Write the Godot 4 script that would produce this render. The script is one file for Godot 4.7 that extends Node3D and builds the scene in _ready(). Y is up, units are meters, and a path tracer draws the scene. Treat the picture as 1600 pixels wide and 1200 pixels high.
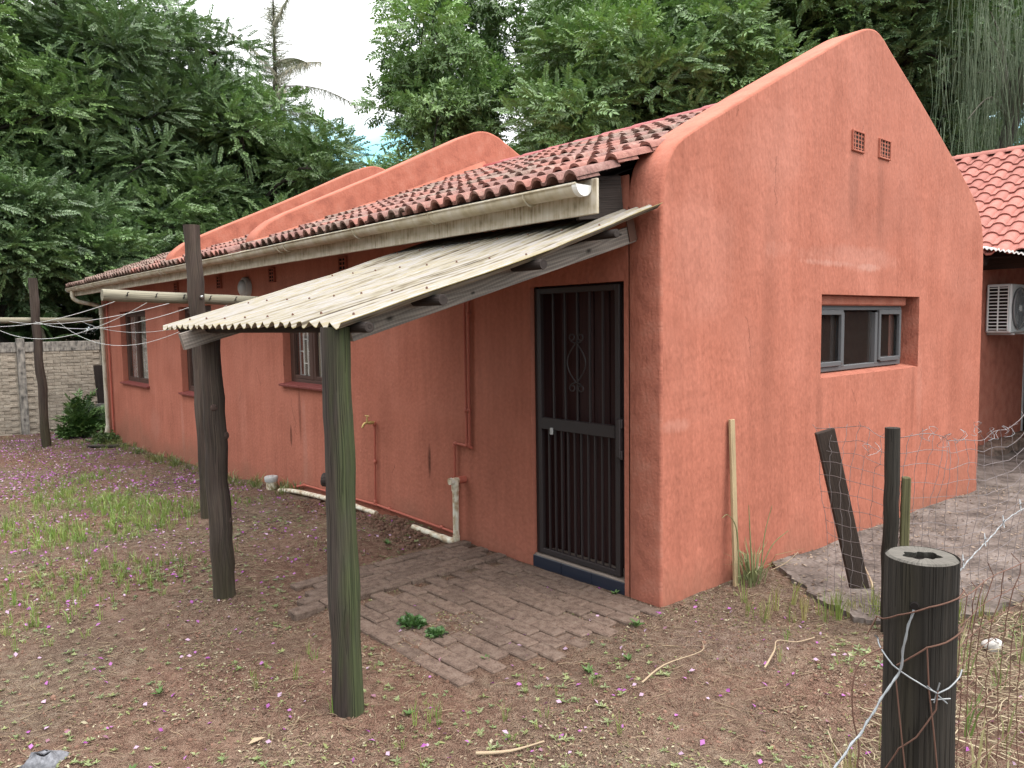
extends Node3D

var rng := RandomNumberGenerator.new()
var org := {}
var M := {}
var used := {}
var gnoise := FastNoiseLite.new()
var gfine := FastNoiseLite.new()
var wob := FastNoiseLite.new()

# ------------------------------------------------------------------ helpers

func rf(a: float, b: float) -> float:
	return rng.randf_range(a, b)

func numbered(n: String) -> String:
	if not used.has(n):
		used[n] = 0
		return n
	used[n] += 1
	return "%s_%03d" % [n, used[n]]

func lin(r: float, g: float, b: float) -> Color:
	return Color(r, g, b).linear_to_srgb()

func tag(o: Node, label: String, category: String, group := "", kind := "") -> void:
	if label != "":
		o.set_meta("label", label)
	if category != "":
		o.set_meta("category", category)
	if group != "":
		o.set_meta("group", group)
	if kind != "":
		o.set_meta("kind", kind)

func thing(called: String, label: String, category: String, at := Vector3.ZERO, group := "") -> Node3D:
	var o := Node3D.new()
	o.name = numbered(called)
	add_child(o)
	o.position = at
	org[o] = at
	tag(o, label, category, group)
	return o

# a mesh authored in scene coordinates, put under its thing (or part)
func put(called: String, mesh: Mesh, m: Material, parent: Node, kind := "") -> MeshInstance3D:
	var mi := MeshInstance3D.new()
	mi.mesh = mesh
	mi.material_override = m
	if parent == self:
		mi.name = numbered(called)
		add_child(mi)
		org[mi] = Vector3.ZERO
	else:
		mi.name = called
		parent.add_child(mi, true)
		mi.position = -org[parent]
		org[mi] = Vector3.ZERO
	if kind != "":
		mi.set_meta("kind", kind)
	return mi

# a shared mesh placed somewhere under its thing
func piece(called: String, mesh: Mesh, m: Material, parent: Node, at: Transform3D) -> MeshInstance3D:
	var mi := MeshInstance3D.new()
	mi.mesh = mesh
	mi.material_override = m
	mi.name = called
	parent.add_child(mi, true)
	at.origin -= org[parent]
	mi.transform = at
	return mi

func many(called: String, mesh: Mesh, m: Material, parent: Node, places: Array, tints: Array) -> MultiMeshInstance3D:
	var mm := MultiMesh.new()
	mm.transform_format = MultiMesh.TRANSFORM_3D
	mm.use_colors = true
	mm.mesh = mesh
	mm.instance_count = places.size()
	for i in places.size():
		mm.set_instance_transform(i, places[i])
		mm.set_instance_color(i, tints[i])
	var o := MultiMeshInstance3D.new()
	o.multimesh = mm
	o.material_override = m
	o.set_meta("kind", "stuff")
	if parent == self:
		o.name = numbered(called)
		add_child(o)
	else:
		o.name = called
		parent.add_child(o, true)
		o.position = -org[parent]
	return o

func begin() -> SurfaceTool:
	var s := SurfaceTool.new()
	s.begin(Mesh.PRIMITIVE_TRIANGLES)
	s.set_color(Color.WHITE)
	s.set_smooth_group(-1)
	return s

func done(s: SurfaceTool) -> ArrayMesh:
	s.generate_normals()
	return s.commit()

func tri(s: SurfaceTool, a: Vector3, b: Vector3, c: Vector3, ua := Vector2.ZERO, ub := Vector2.ZERO, uc := Vector2.ZERO) -> void:
	s.set_uv(ua); s.add_vertex(a)
	s.set_uv(ub); s.add_vertex(b)
	s.set_uv(uc); s.add_vertex(c)

func quad(s: SurfaceTool, a: Vector3, b: Vector3, c: Vector3, d: Vector3, ua := Vector2.ZERO, ub := Vector2.ZERO, uc := Vector2.ZERO, ud := Vector2.ZERO) -> void:
	tri(s, a, b, c, ua, ub, uc)
	tri(s, a, c, d, ua, uc, ud)

# a quad (or triangle) turned so that it faces away from the point inside
func facing(s: SurfaceTool, p: Array, inside: Vector3, uv: Array) -> void:
	var n: Vector3 = (p[0] - p[2]).cross(p[0] - p[1])
	var mid: Vector3 = (p[0] + p[1] + p[2]) / 3.0
	var q := p.duplicate()
	var w := uv.duplicate()
	if n.dot(mid - inside) < 0:
		q.reverse()
		w.reverse()
	tri(s, q[0], q[1], q[2], w[0], w[1], w[2])
	if q.size() == 4:
		tri(s, q[0], q[2], q[3], w[0], w[2], w[3])

# box with chamfered edges; the texture's v runs along its longest side
func box(s: SurfaceTool, c: Vector3, size: Vector3, b := Basis(), bev := 0.0, jit := 0.0) -> void:
	var h := size / 2.0
	var off := Vector2(rng.randf(), rng.randf()) * 3.0
	var lng := 0
	if size.y >= size.x and size.y >= size.z:
		lng = 1
	elif size.z >= size.x and size.z >= size.y:
		lng = 2
	var jj := {}
	for sx in [-1, 1]:
		for sy in [-1, 1]:
			for sz in [-1, 1]:
				jj[Vector3i(sx, sy, sz)] = Vector3(rf(-jit, jit), rf(-jit, jit), rf(-jit, jit)) if jit > 0 else Vector3.ZERO
	var at := func(sg: Vector3i, ax: int) -> Vector3:
		var v := Vector3(sg.x * h.x, sg.y * h.y, sg.z * h.z)
		for k in 3:
			if k != ax:
				v[k] -= sg[k] * bev
		return v + jj[sg]
	var uvof := func(v: Vector3, ax: int) -> Vector2:
		var o1 := (ax + 1) % 3
		var o2 := (ax + 2) % 3
		if o2 == lng:
			return Vector2(v[o1], v[o2]) + off
		if o1 == lng:
			return Vector2(v[o2], v[o1]) + off
		return Vector2(v[o1], v[o2]) + off
	for ax in 3:
		for sg in [-1, 1]:
			var o1 := (ax + 1) % 3
			var o2 := (ax + 2) % 3
			var ps := []
			var us := []
			for q in [[-1, -1], [1, -1], [1, 1], [-1, 1]]:
				var k := Vector3i()
				k[ax] = sg
				k[o1] = q[0]
				k[o2] = q[1]
				var v: Vector3 = at.call(k, ax)
				ps.append(c + b * v)
				us.append(uvof.call(v, ax))
			facing(s, ps, c, us)
			if bev > 0:
				for s1 in [-1, 1]:
					var k0 := Vector3i()
					k0[ax] = sg
					k0[o1] = s1
					var e := []
					var eu := []
					for w in [[ax, -1], [ax, 1], [o1, 1], [o1, -1]]:
						k0[o2] = w[1]
						var v: Vector3 = at.call(k0, w[0])
						e.append(c + b * v)
						eu.append(uvof.call(v, ax))
					facing(s, e, c, eu)
	if bev > 0:
		for sx in [-1, 1]:
			for sy in [-1, 1]:
				for sz in [-1, 1]:
					var k := Vector3i(sx, sy, sz)
					var t := []
					for ax in 3:
						t.append(c + b * (at.call(k, ax) as Vector3))
					facing(s, t, c, [off, off, off])

func bar(s: SurfaceTool, a: Vector3, b: Vector3, w: float, d: float, up := Vector3.UP, bev := 0.0) -> void:
	var y := (b - a).normalized()
	var x := y.cross(up)
	if x.length() < 0.01:
		x = y.cross(Vector3.RIGHT)
	x = x.normalized()
	box(s, (a + b) / 2.0, Vector3(w, a.distance_to(b), d), Basis(x, y, x.cross(y)), bev)

# swept tube through points; colf(position, outward) may give a vertex colour
func tube(s: SurfaceTool, pts: Array, radii: Array, sides := 8, cap := true, colf = null, rough := 0.0) -> void:
	var n := pts.size()
	var rings := []
	var t0: Vector3 = (pts[1] - pts[0]).normalized()
	var x := t0.cross(Vector3.UP)
	if x.length() < 0.05:
		x = Vector3.RIGHT
	x = (x - t0 * x.dot(t0)).normalized()
	var v := 0.0
	var vs := []
	var outs := []
	var shift := rng.randf() * 7.0
	for i in n:
		var t: Vector3 = (pts[mini(i + 1, n - 1)] - pts[maxi(i - 1, 0)]).normalized()
		x = (x - t * x.dot(t)).normalized()
		var y := t.cross(x)
		if i > 0:
			v += (pts[i] - pts[i - 1]).length()
		vs.append(v + shift)
		var ring := []
		var out := []
		for k in sides + 1:
			var a := TAU * (k % sides) / sides
			var d: Vector3 = x * cos(a) + y * sin(a)
			var r: float = radii[mini(i, radii.size() - 1)]
			var p: Vector3 = pts[i] + d * r
			if rough > 0:
				p += d * r * rough * wob.get_noise_3dv(p * 6.0 + Vector3(0, shift * 9.0, 0))
			ring.append(p)
			out.append(d)
		rings.append(ring)
		outs.append(out)
	s.set_smooth_group(0)
	var rr: float = radii[0]
	for i in n - 1:
		for k in sides:
			var q := [[i, k], [i + 1, k], [i + 1, k + 1], [i, k + 1]]
			for w in [q[0], q[2], q[1], q[0], q[3], q[2]]:
				if colf != null:
					s.set_color(colf.call(rings[w[0]][w[1]], outs[w[0]][w[1]]))
				s.set_uv(Vector2(float(w[1]) / sides * TAU * rr, vs[w[0]]))
				s.add_vertex(rings[w[0]][w[1]])
	s.set_smooth_group(-1)
	if colf != null:
		s.set_color(Color.WHITE)
	if cap:
		for e in [0, n - 1]:
			var c: Vector3 = pts[e]
			for k in sides:
				var inside: Vector3 = pts[1] if e == 0 else pts[n - 2]
				if colf != null:
					s.set_color(colf.call(c, (c - inside).normalized()))
				facing(s, [c, rings[e][k], rings[e][k + 1]], inside, [Vector2(0, shift), Vector2((rings[e][k] - c).length(), shift), Vector2((rings[e][k + 1] - c).length(), shift + 0.02)])
	s.set_color(Color.WHITE)

func line(a: Vector3, b: Vector3, n: int) -> Array:
	var r := []
	for i in n + 1:
		r.append(a.lerp(b, float(i) / n))
	return r

func sagging(a: Vector3, b: Vector3, n: int, sag: float) -> Array:
	var r := []
	for i in n + 1:
		var t := float(i) / n
		r.append(a.lerp(b, t) - Vector3(0, sag * 4.0 * t * (1 - t), 0))
	return r

func smooth_path(p: Array, per := 4) -> Array:
	var r := []
	for i in p.size() - 1:
		var a = p[maxi(i - 1, 0)]
		var d = p[mini(i + 2, p.size() - 1)]
		for k in per:
			r.append(p[i].cubic_interpolate(p[i + 1], a, d, float(k) / per))
	r.append(p[p.size() - 1])
	return r

# ------------------------------------------------------------------ textures

func nz(sd: int, freq: float, w: int, h: int, oct := 4, sx := 1, sy := 1, type := FastNoiseLite.TYPE_SIMPLEX_SMOOTH) -> PackedByteArray:
	var n := FastNoiseLite.new()
	n.seed = sd
	n.noise_type = type
	n.frequency = freq
	n.fractal_octaves = oct
	var im: Image = n.get_seamless_image(maxi(8, w / sx), maxi(8, h / sy))
	if sx > 1 or sy > 1:
		im.resize(w, h, Image.INTERPOLATE_CUBIC)
	return im.get_data()

func to_tex(d: PackedByteArray, w: int, h: int, rgb := true) -> ImageTexture:
	return ImageTexture.create_from_image(Image.create_from_data(w, h, false, Image.FORMAT_RGB8 if rgb else Image.FORMAT_L8, d))

# colour = a lerp through a linear ramp of colours, driven by mixed noises with contrast
func ramp_tex(w: int, h: int, layers: Array, weights: Array, ramp: Array, contrast := 1.0) -> ImageTexture:
	var lut := []
	for i in 256:
		var t := clampf((i / 255.0 - 0.5) * contrast + 0.5, 0, 1) * (ramp.size() - 1)
		var k := mini(int(t), ramp.size() - 2)
		var c: Color = (ramp[k] as Color).lerp(ramp[k + 1], t - k).linear_to_srgb()
		lut.append([c.r8, c.g8, c.b8])
	var out := PackedByteArray()
	out.resize(w * h * 3)
	var nl := layers.size()
	for i in w * h:
		var x := 0.0
		for k in nl:
			x += layers[k][i] * weights[k]
		var c: Array = lut[clampi(int(x), 0, 255)]
		out[i * 3] = c[0]
		out[i * 3 + 1] = c[1]
		out[i * 3 + 2] = c[2]
	return to_tex(out, w, h)

func grey_tex(w: int, h: int, layers: Array, weights: Array) -> ImageTexture:
	var out := PackedByteArray()
	out.resize(w * h)
	for i in w * h:
		var x := 0.0
		for k in layers.size():
			x += layers[k][i] * weights[k]
		out[i] = clampi(int(x), 0, 255)
	return to_tex(out, w, h, false)

func mat(key: String, c: Color, rough := 0.9, tex: Texture2D = null, o := {}) -> StandardMaterial3D:
	var m := StandardMaterial3D.new()
	m.resource_name = key
	m.albedo_color = c
	m.roughness = rough
	m.cull_mode = BaseMaterial3D.CULL_DISABLED
	m.metallic_specular = o.get("spec", 0.35)
	m.metallic = o.get("metal", 0.0)
	if tex:
		m.albedo_texture = tex
	if o.has("bump"):
		m.heightmap_enabled = true
		m.heightmap_texture = o.bump
		m.heightmap_scale = o.get("bscale", 1.0)
	if o.has("scale"):
		m.uv1_scale = o.scale
	if o.get("tri", false):
		m.uv1_triplanar = true
		m.uv1_world_triplanar = o.get("world", true)
	if o.get("vc", false):
		m.vertex_color_use_as_albedo = true
	if o.has("back"):
		m.backlight_enabled = true
		m.backlight = o.back
	M[key] = m
	return m

# ------------------------------------------------------------------ materials

# painted plaster of one wall: streaks, blotches, dirt and the marks given in metres
func plaster_tex(w: int, h: int, wm: float, hm: float, y0: float, sd: int, marks: Array) -> ImageTexture:
	var st := nz(sd, 0.016, w, h, 4, 1, 24)
	var st2 := nz(sd + 7, 0.09, w, h, 4, 1, 10)
	var bl := nz(sd + 1, 0.006, w, h, 5)
	var fi := nz(sd + 2, 0.16, w, h, 4)
	var out := PackedByteArray()
	out.resize(w * h * 3)
	var base := Color(0.390, 0.136, 0.091)
	for j in h:
		var y := y0 + hm * (1.0 - (j + 0.5) / h)
		for i in w:
			var k := j * w + i
			var s := st[k] / 255.0 - 0.5
			var s2 := st2[k] / 255.0 - 0.5
			var b := bl[k] / 255.0 - 0.5
			var f := fi[k] / 255.0 - 0.5
			var v := 1.0 + 0.17 * s + 0.18 * s2 + 0.16 * b + 0.22 * f
			# sun-bleached towards the top, fresher paint low down
			var pale := 0.12 * b + 0.05 * s + 0.20 * clampf((y - 0.8) / 3.2 + 0.5 * b, 0, 1)
			# splashed soil and damp at the foot of the wall
			var foot := clampf((0.16 + 0.5 * b + 0.2 * s - (y + 0.0)) / 0.35, 0, 1)
			var x := wm * (i + 0.5) / w
			for m in marks:
				var dx: float = (x - m[0]) / m[2]
				var dy: float = (y - m[1]) / m[3]
				var q := dx * dx + dy * dy
				if q < 1.6:
					var e: float = clampf(1.15 - q + 1.5 * b + 0.9 * s2 + 0.5 * f, 0, 1) * m[4]
					if m[4] > 0:
						pale += e
					else:
						v *= 1.0 + e
			var r := base.r * v
			var g := base.g * v
			var bb := base.b * v
			pale = clampf(pale, 0, 1)
			r = lerpf(r, 0.46, pale)
			g = lerpf(g, 0.225, pale)
			bb = lerpf(bb, 0.175, pale)
			foot *= 0.6
			r = lerpf(r, 0.22, foot)
			g = lerpf(g, 0.105, foot)
			bb = lerpf(bb, 0.07, foot)
			var c := Color(clampf(r, 0, 1), clampf(g, 0, 1), clampf(bb, 0, 1)).linear_to_srgb()
			out[k * 3] = c.r8
			out[k * 3 + 1] = c.g8
			out[k * 3 + 2] = c.b8
	# hairline cracks
	var cr := RandomNumberGenerator.new()
	cr.seed = sd * 91 + 5
	for c in int(wm * 2.2):
		var x := cr.randf() * w
		var y := cr.randf() * h * 0.9
		var dirx := cr.randf_range(-1, 1)
		for k in int(cr.randf_range(15, 90)):
			x += dirx * 0.5 + cr.randf_range(-0.9, 0.9)
			y += cr.randf_range(0.2, 1.1)
			if cr.randf() < 0.06:
				dirx = cr.randf_range(-1.2, 1.2)
			var i := int(x)
			var j := int(y)
			if i >= 0 and i < w and j >= 0 and j < h:
				for e in 3:
					out[(j * w + i) * 3 + e] = int(out[(j * w + i) * 3 + e] * 0.80)
	return to_tex(out, w, h)

func make_materials() -> void:
	# plaster
	var pb := grey_tex(512, 512, [nz(31, 0.07, 512, 512, 4, 1, 4), nz(32, 0.12, 512, 512, 3), nz(33, 0.02, 512, 512, 4)], [0.45, 0.3, 0.35])
	var pbg := grey_tex(1024, 1024, [nz(34, 0.14, 1024, 1024, 4, 1, 7), nz(35, 0.22, 1024, 1024, 3, 1, 4), nz(36, 0.008, 1024, 1024, 5)], [0.32, 0.22, 0.55])
	var pbl := grey_tex(2048, 512, [nz(37, 0.09, 2048, 512, 4, 1, 3), nz(38, 0.16, 2048, 512, 3), nz(39, 0.008, 2048, 512, 5)], [0.2, 0.2, 0.7])
	var gable := plaster_tex(1024, 800, 6.0, 4.9, -0.4, 11, [[2.6, 2.33, 1.15, 0.10, 0.35], [2.15, 2.27, 0.45, 0.03, 0.6], [2.95, 2.26, 0.2, 0.03, 0.5], [0.2, 1.15, 0.16, 0.05, 0.4], [3.2, 2.75, 1.0, 0.35, -0.12], [0.9, 2.6, 0.25, 0.9, -0.10], [1.3, 1.6, 0.12, 1.0, -0.14], [4.6, 2.9, 0.3, 0.2, 0.12], [4.1, 0.9, 0.07, 0.6, 0.18], [2.62, 2.95, 0.09, 0.30, -0.22], [3.13, 2.9, 0.09, 0.36, -0.22], [2.1, 1.05, 0.06, 0.35, -0.2], [3.95, 1.0, 0.05, 0.4, -0.2], [5.2, 1.4, 0.3, 1.2, -0.08], [0.55, 2.3, 0.4, 0.5, 0.14], [1.4, 3.1, 0.5, 0.3, 0.12]])
	var long := plaster_tex(2048, 512, 14.2, 3.6, -0.6, 21, [[2.55, 0.62, 0.035, 0.17, -0.75], [5.1, 0.85, 0.03, 0.3, -0.4], [5.35, 0.55, 0.025, 0.12, -0.6], [5.0, 0.4, 0.05, 0.6, 0.3], [9.2, 0.3, 0.06, 0.5, 0.3], [6.8, 0.5, 0.2, 0.5, 0.15], [10.6, 0.2, 0.3, 0.3, 0.22], [0.42, 0.87, 0.03, 0.03, 0.7], [3.0, 1.8, 0.4, 0.3, 0.06], [3.3, 0.9, 0.25, 0.3, -0.10]])
	var general := ramp_tex(512, 512, [nz(41, 0.012, 512, 512, 4), nz(42, 0.09, 512, 512, 3)], [0.7, 0.3], [Color(0.31, 0.107, 0.075), Color(0.405, 0.142, 0.096), Color(0.43, 0.17, 0.12)], 1.5)
	mat("plaster_gable", Color.WHITE, 0.9, gable, {"bump": pbg, "bscale": 2.0, "spec": 0.25})
	mat("plaster_long", Color.WHITE, 0.88, long, {"bump": pbl, "bscale": 1.8, "spec": 0.25})
	mat("plaster", Color.WHITE, 0.9, general, {"tri": true, "scale": Vector3(0.6, 0.6, 0.6), "bump": pb, "bscale": 0.8, "spec": 0.25})
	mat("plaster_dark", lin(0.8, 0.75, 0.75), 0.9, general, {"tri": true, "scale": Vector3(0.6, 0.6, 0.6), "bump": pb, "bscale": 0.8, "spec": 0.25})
	mat("mortar_flash", lin(0.30, 0.12, 0.085), 0.95)
	mat("sill_red", lin(0.20, 0.052, 0.045), 0.55)
	mat("pipe_red", lin(0.40, 0.11, 0.075), 0.6)
	# roof tiles
	var tl := [nz(51, 0.03, 512, 512, 4), nz(52, 0.14, 512, 512, 3)]
	var tb := grey_tex(512, 512, tl, [0.5, 0.5])
	var tints := [[Color(0.10, 0.058, 0.048), Color(0.22, 0.112, 0.096), Color(0.30, 0.19, 0.16)], [Color(0.13, 0.066, 0.055), Color(0.26, 0.122, 0.10), Color(0.33, 0.23, 0.19)], [Color(0.075, 0.052, 0.044), Color(0.19, 0.115, 0.094), Color(0.34, 0.28, 0.23)], [Color(0.15, 0.066, 0.056), Color(0.27, 0.118, 0.095), Color(0.32, 0.165, 0.13)]]
	for i in 4:
		mat("tile%d" % i, Color.WHITE, 0.85, ramp_tex(256, 256, [nz(53 + i, 0.03, 256, 256, 4), nz(58 + i, 0.13, 256, 256, 3)], [0.6, 0.4], tints[i], 1.7), {"tri": true, "scale": Vector3(1.6, 1.6, 1.6), "bump": tb, "bscale": 1.0, "spec": 0.3})
	for i in 3:
		var k := 1.0 + 0.10 * (i - 1)
		mat("newtile%d" % i, lin(0.64 * k, 0.66 * k, 0.66 * k), 0.7, ramp_tex(256, 256, [nz(63 + i, 0.03, 256, 256, 4), nz(68 + i, 0.13, 256, 256, 3)], [0.6, 0.4], [Color(0.40, 0.135, 0.105), Color(0.50, 0.18, 0.145), Color(0.52, 0.235, 0.19)], 1.4), {"tri": true, "scale": Vector3(1.3, 1.3, 1.3), "spec": 0.35})
	mat("ridge_red", lin(0.34, 0.075, 0.075), 0.6, ramp_tex(256, 256, [nz(77, 0.04, 256, 256, 4)], [1.0], [Color(0.6, 0.55, 0.5), Color(1, 1, 1)], 1.5), {"tri": true, "scale": Vector3(1.2, 1.2, 1.2)})
	mat("underlay", lin(0.05, 0.035, 0.03), 0.95)
	# corrugated sheet: stains run down the slope (u along the eave, v down the slope)
	var sh := ramp_tex(1024, 512, [nz(81, 0.09, 1024, 512, 4, 1, 48), nz(82, 0.02, 1024, 512, 4, 1, 24), nz(83, 0.08, 1024, 512, 4, 1, 3)], [0.5, 0.28, 0.22], [Color(0.06, 0.045, 0.03), Color(0.15, 0.122, 0.085), Color(0.235, 0.205, 0.148), Color(0.275, 0.255, 0.245), Color(0.25, 0.21, 0.13), Color(0.31, 0.295, 0.285)], 2.2)
	mat("sheet", Color.WHITE, 0.75, sh, {"scale": Vector3(0.4, 0.42, 1), "spec": 0.3})
	mat("sheet_edge", lin(0.34, 0.27, 0.12), 0.8)
	# wood
	var wg := [nz(91, 0.06, 512, 512, 4, 1, 24), nz(92, 0.02, 512, 512, 3, 1, 6), nz(93, 0.15, 512, 512, 2, 1, 8)]
	var wb := grey_tex(512, 512, wg, [0.5, 0.2, 0.3])
	var wood := ramp_tex(512, 512, wg, [0.45, 0.3, 0.25], [Color(0.35, 0.35, 0.35), Color(0.8, 0.8, 0.8), Color(1, 1, 1)], 1.8)
	mat("wood_grey", lin(0.27, 0.235, 0.20), 0.9, wood, {"scale": Vector3(4, 0.8, 1), "bump": wb, "bscale": 0.3})
	mat("wood_brown", lin(0.105, 0.066, 0.055), 0.85, wood, {"scale": Vector3(3, 0.7, 1), "bump": wb, "bscale": 0.5})
	mat("wood_dark", lin(0.045, 0.034, 0.03), 0.9, wood, {"scale": Vector3(3, 0.7, 1), "bump": wb, "bscale": 0.4})
	mat("wood_pole", lin(0.30, 0.27, 0.20), 0.85, wood, {"scale": Vector3(3, 0.6, 1), "bump": wb, "bscale": 0.4})
	# checked round timber: fine grain broken by long dark splits
	var sp1 := nz(97, 0.05, 512, 512, 2, 1, 20)
	var sp2 := nz(98, 0.02, 512, 512, 4, 1, 3)
	var pl := PackedByteArray()
	pl.resize(512 * 512)
	for i in 512 * 512:
		var split := clampf(absf(sp1[i] - 127.0) / 9.0 + (90.0 - sp2[i]) / 60.0, 0, 1) if sp2[i] > 95 else 1.0
		pl[i] = clampi(int((wg[0][i] * 0.45 + wg[2][i] * 0.3 + sp2[i] * 0.25) * (0.3 + 0.7 * split)), 0, 255)
	var post_bump := to_tex(pl, 512, 512, false)
	mat("wood_post", Color.WHITE, 0.88, ramp_tex(512, 512, [pl], [1.0], [Color(0.42, 0.42, 0.42), Color(0.80, 0.80, 0.80), Color(1.1, 1.1, 1.1)], 1.5), {"scale": Vector3(2.2, 0.45, 1), "bump": post_bump, "bscale": 0.55, "vc": true})
	mat("wood_black", lin(0.040, 0.034, 0.028), 0.85, M.wood_post.albedo_texture, {"scale": Vector3(2.2, 0.6, 1), "bump": post_bump, "bscale": 0.6, "vc": true})
	mat("wood_pale", lin(0.46, 0.34, 0.20), 0.85, wood, {"scale": Vector3(3, 0.8, 1), "bump": wb, "bscale": 0.3})
	mat("frame_wood", lin(0.095, 0.048, 0.036), 0.6, wood, {"scale": Vector3(5, 1, 1)})
	mat("door_wood", lin(0.055, 0.021, 0.020), 0.6, wood, {"scale": Vector3(4, 0.6, 1)})
	# dressed plank with knots and saw marks across it (u across, v along)
	var pw := 128
	var ph := 1024
	var pn := nz(96, 0.05, pw, ph, 4, 1, 16)
	var po := PackedByteArray()
	po.resize(pw * ph * 3)
	var pbump := PackedByteArray()
	pbump.resize(pw * ph)
	var knots := [[0.45, 0.10, 0.045], [0.3, 0.34, 0.03], [0.62, 0.52, 0.05], [0.40, 0.76, 0.05], [0.7, 0.9, 0.03]]
	for j in ph:
		for i in pw:
			var u := float(i) / pw
			var v := float(j) / ph
			var warp := 0.0
			var dark := 0.0
			for kn in knots:
				var du: float = (u - kn[0]) * 0.12
				var dv: float = (v - kn[1]) * 2.2
				var d := sqrt(du * du + dv * dv * 0.35)
				warp += (0.14 if u > kn[0] else -0.14) * exp(-dv * dv / 0.02) * (1.0 - absf(u - kn[0]))
				dark = maxf(dark, clampf(1.3 - d / (kn[2] * 0.32), 0, 1))
			var rings := 0.5 + 0.5 * sin((u + warp + 0.12 * (pn[j * pw + i] / 255.0 - 0.5)) * 30.0)
			var saw := 0.5 + 0.5 * sin(v * 760.0 + 3.0 * u)
			var g := 0.45 + 0.35 * rings * (0.4 + pn[j * pw + i] / 255.0) + 0.08 * saw
			g *= 1.0 - 0.8 * dark
			var c := Color(0.34 * g, 0.285 * g, 0.245 * g).linear_to_srgb()
			po[(j * pw + i) * 3] = c.r8
			po[(j * pw + i) * 3 + 1] = c.g8
			po[(j * pw + i) * 3 + 2] = c.b8
			pbump[j * pw + i] = clampi(int(g * 190), 0, 255)
	mat("plank", Color.WHITE, 0.9, to_tex(po, pw, ph), {"bump": to_tex(pbump, pw, ph, false), "bscale": 0.25, "scale": Vector3(1.0 / 0.12, 1.0 / 2.2, 1)})
	# metal, plastic
	mat("gutter", Color.WHITE, 0.5, ramp_tex(512, 512, [nz(101, 0.02, 512, 512, 4, 1, 6), nz(102, 0.01, 512, 512, 4)], [0.55, 0.45], [Color(0.26, 0.20, 0.12), Color(0.46, 0.40, 0.285), Color(0.54, 0.49, 0.40), Color(0.58, 0.54, 0.47)], 1.6), {"tri": true, "scale": Vector3(0.9, 0.9, 0.9)})
	mat("fascia", Color.WHITE, 0.7, ramp_tex(512, 512, [nz(103, 0.06, 512, 512, 4, 1, 12), nz(104, 0.012, 512, 512, 4)], [0.5, 0.5], [Color(0.20, 0.15, 0.095), Color(0.44, 0.37, 0.27), Color(0.54, 0.475, 0.385), Color(0.58, 0.53, 0.45)], 1.5), {"tri": true, "scale": Vector3(1.1, 1.1, 1.1)})
	mat("white_plastic", lin(0.72, 0.71, 0.68), 0.5)
	mat("pvc", Color.WHITE, 0.5, ramp_tex(256, 256, [nz(105, 0.03, 256, 256, 4)], [1.0], [Color(0.40, 0.28, 0.17), Color(0.70, 0.62, 0.48), Color(0.74, 0.70, 0.60)], 2.0), {"tri": true, "scale": Vector3(1.5, 1.5, 1.5)})
	mat("gate_metal", lin(0.028, 0.019, 0.019), 0.55, null, {"spec": 0.5})
	mat("steel_frame", lin(0.10, 0.10, 0.104), 0.5, null, {"spec": 0.5})
	mat("burglar_white", lin(0.78, 0.78, 0.76), 0.5)
	mat("brass", lin(0.55, 0.40, 0.16), 0.45, null, {"metal": 0.7})
	mat("chrome", lin(0.6, 0.6, 0.6), 0.3, null, {"metal": 0.9})
	mat("lamp_glass", lin(0.5, 0.5, 0.5), 0.3)
	mat("lamp_rim", lin(0.42, 0.41, 0.40), 0.6)
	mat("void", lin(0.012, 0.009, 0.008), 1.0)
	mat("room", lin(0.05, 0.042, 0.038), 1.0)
	mat("curtain", lin(0.55, 0.47, 0.35), 0.95, null, {"back": Color(0.5, 0.45, 0.35)})
	var gl := mat("glass", Color(0.38, 0.34, 0.32, 0.10), 0.03, null, {"spec": 0.5})
	gl.transparency = BaseMaterial3D.TRANSPARENCY_ALPHA
	mat("step_tile", lin(0.022, 0.026, 0.042), 0.3, null, {"spec": 0.5})
	mat("step_cement", lin(0.24, 0.19, 0.16), 0.95)
	mat("galv", lin(0.30, 0.31, 0.32), 0.45, null, {"metal": 0.6})
	mat("rust", lin(0.14, 0.075, 0.055), 0.8, null, {"metal": 0.2})
	mat("mesh_wire", lin(0.22, 0.19, 0.19), 0.6, null, {"metal": 0.3})
	mat("line_wire", lin(0.62, 0.62, 0.60), 0.6)
	mat("green_metal", lin(0.10, 0.19, 0.14), 0.6)
	mat("ac_white", lin(0.62, 0.62, 0.61), 0.5)
	mat("ac_grey", lin(0.22, 0.225, 0.23), 0.5)
	# masonry
	for i in 4:
		var k: float = [0.86, 1.0, 1.1, 0.95][i]
		mat("paver%d" % i, lin(0.68 * k, 0.70 * k, 0.69 * k), 0.95, ramp_tex(256, 256, [nz(111 + i, 0.03, 256, 256, 4), nz(116 + i, 0.15, 256, 256, 3)], [0.5, 0.5], [Color(0.10, 0.062, 0.048), Color(0.22, 0.145, 0.115), Color(0.29, 0.21, 0.17)], 1.6), {"tri": true, "scale": Vector3(1.8, 1.8, 1.8), "bump": tb, "bscale": 0.5})
		mat("block%d" % i, lin(0.95 * k, 0.95 * k, 0.95 * k), 0.95, ramp_tex(256, 256, [nz(121 + i, 0.02, 256, 256, 4), nz(126 + i, 0.12, 256, 256, 3)], [0.5, 0.5], [Color(0.20, 0.165, 0.13), Color(0.34, 0.29, 0.235), Color(0.42, 0.37, 0.31)], 1.6), {"tri": true, "scale": Vector3(1.2, 1.2, 1.2), "bump": tb, "bscale": 0.6})
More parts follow.
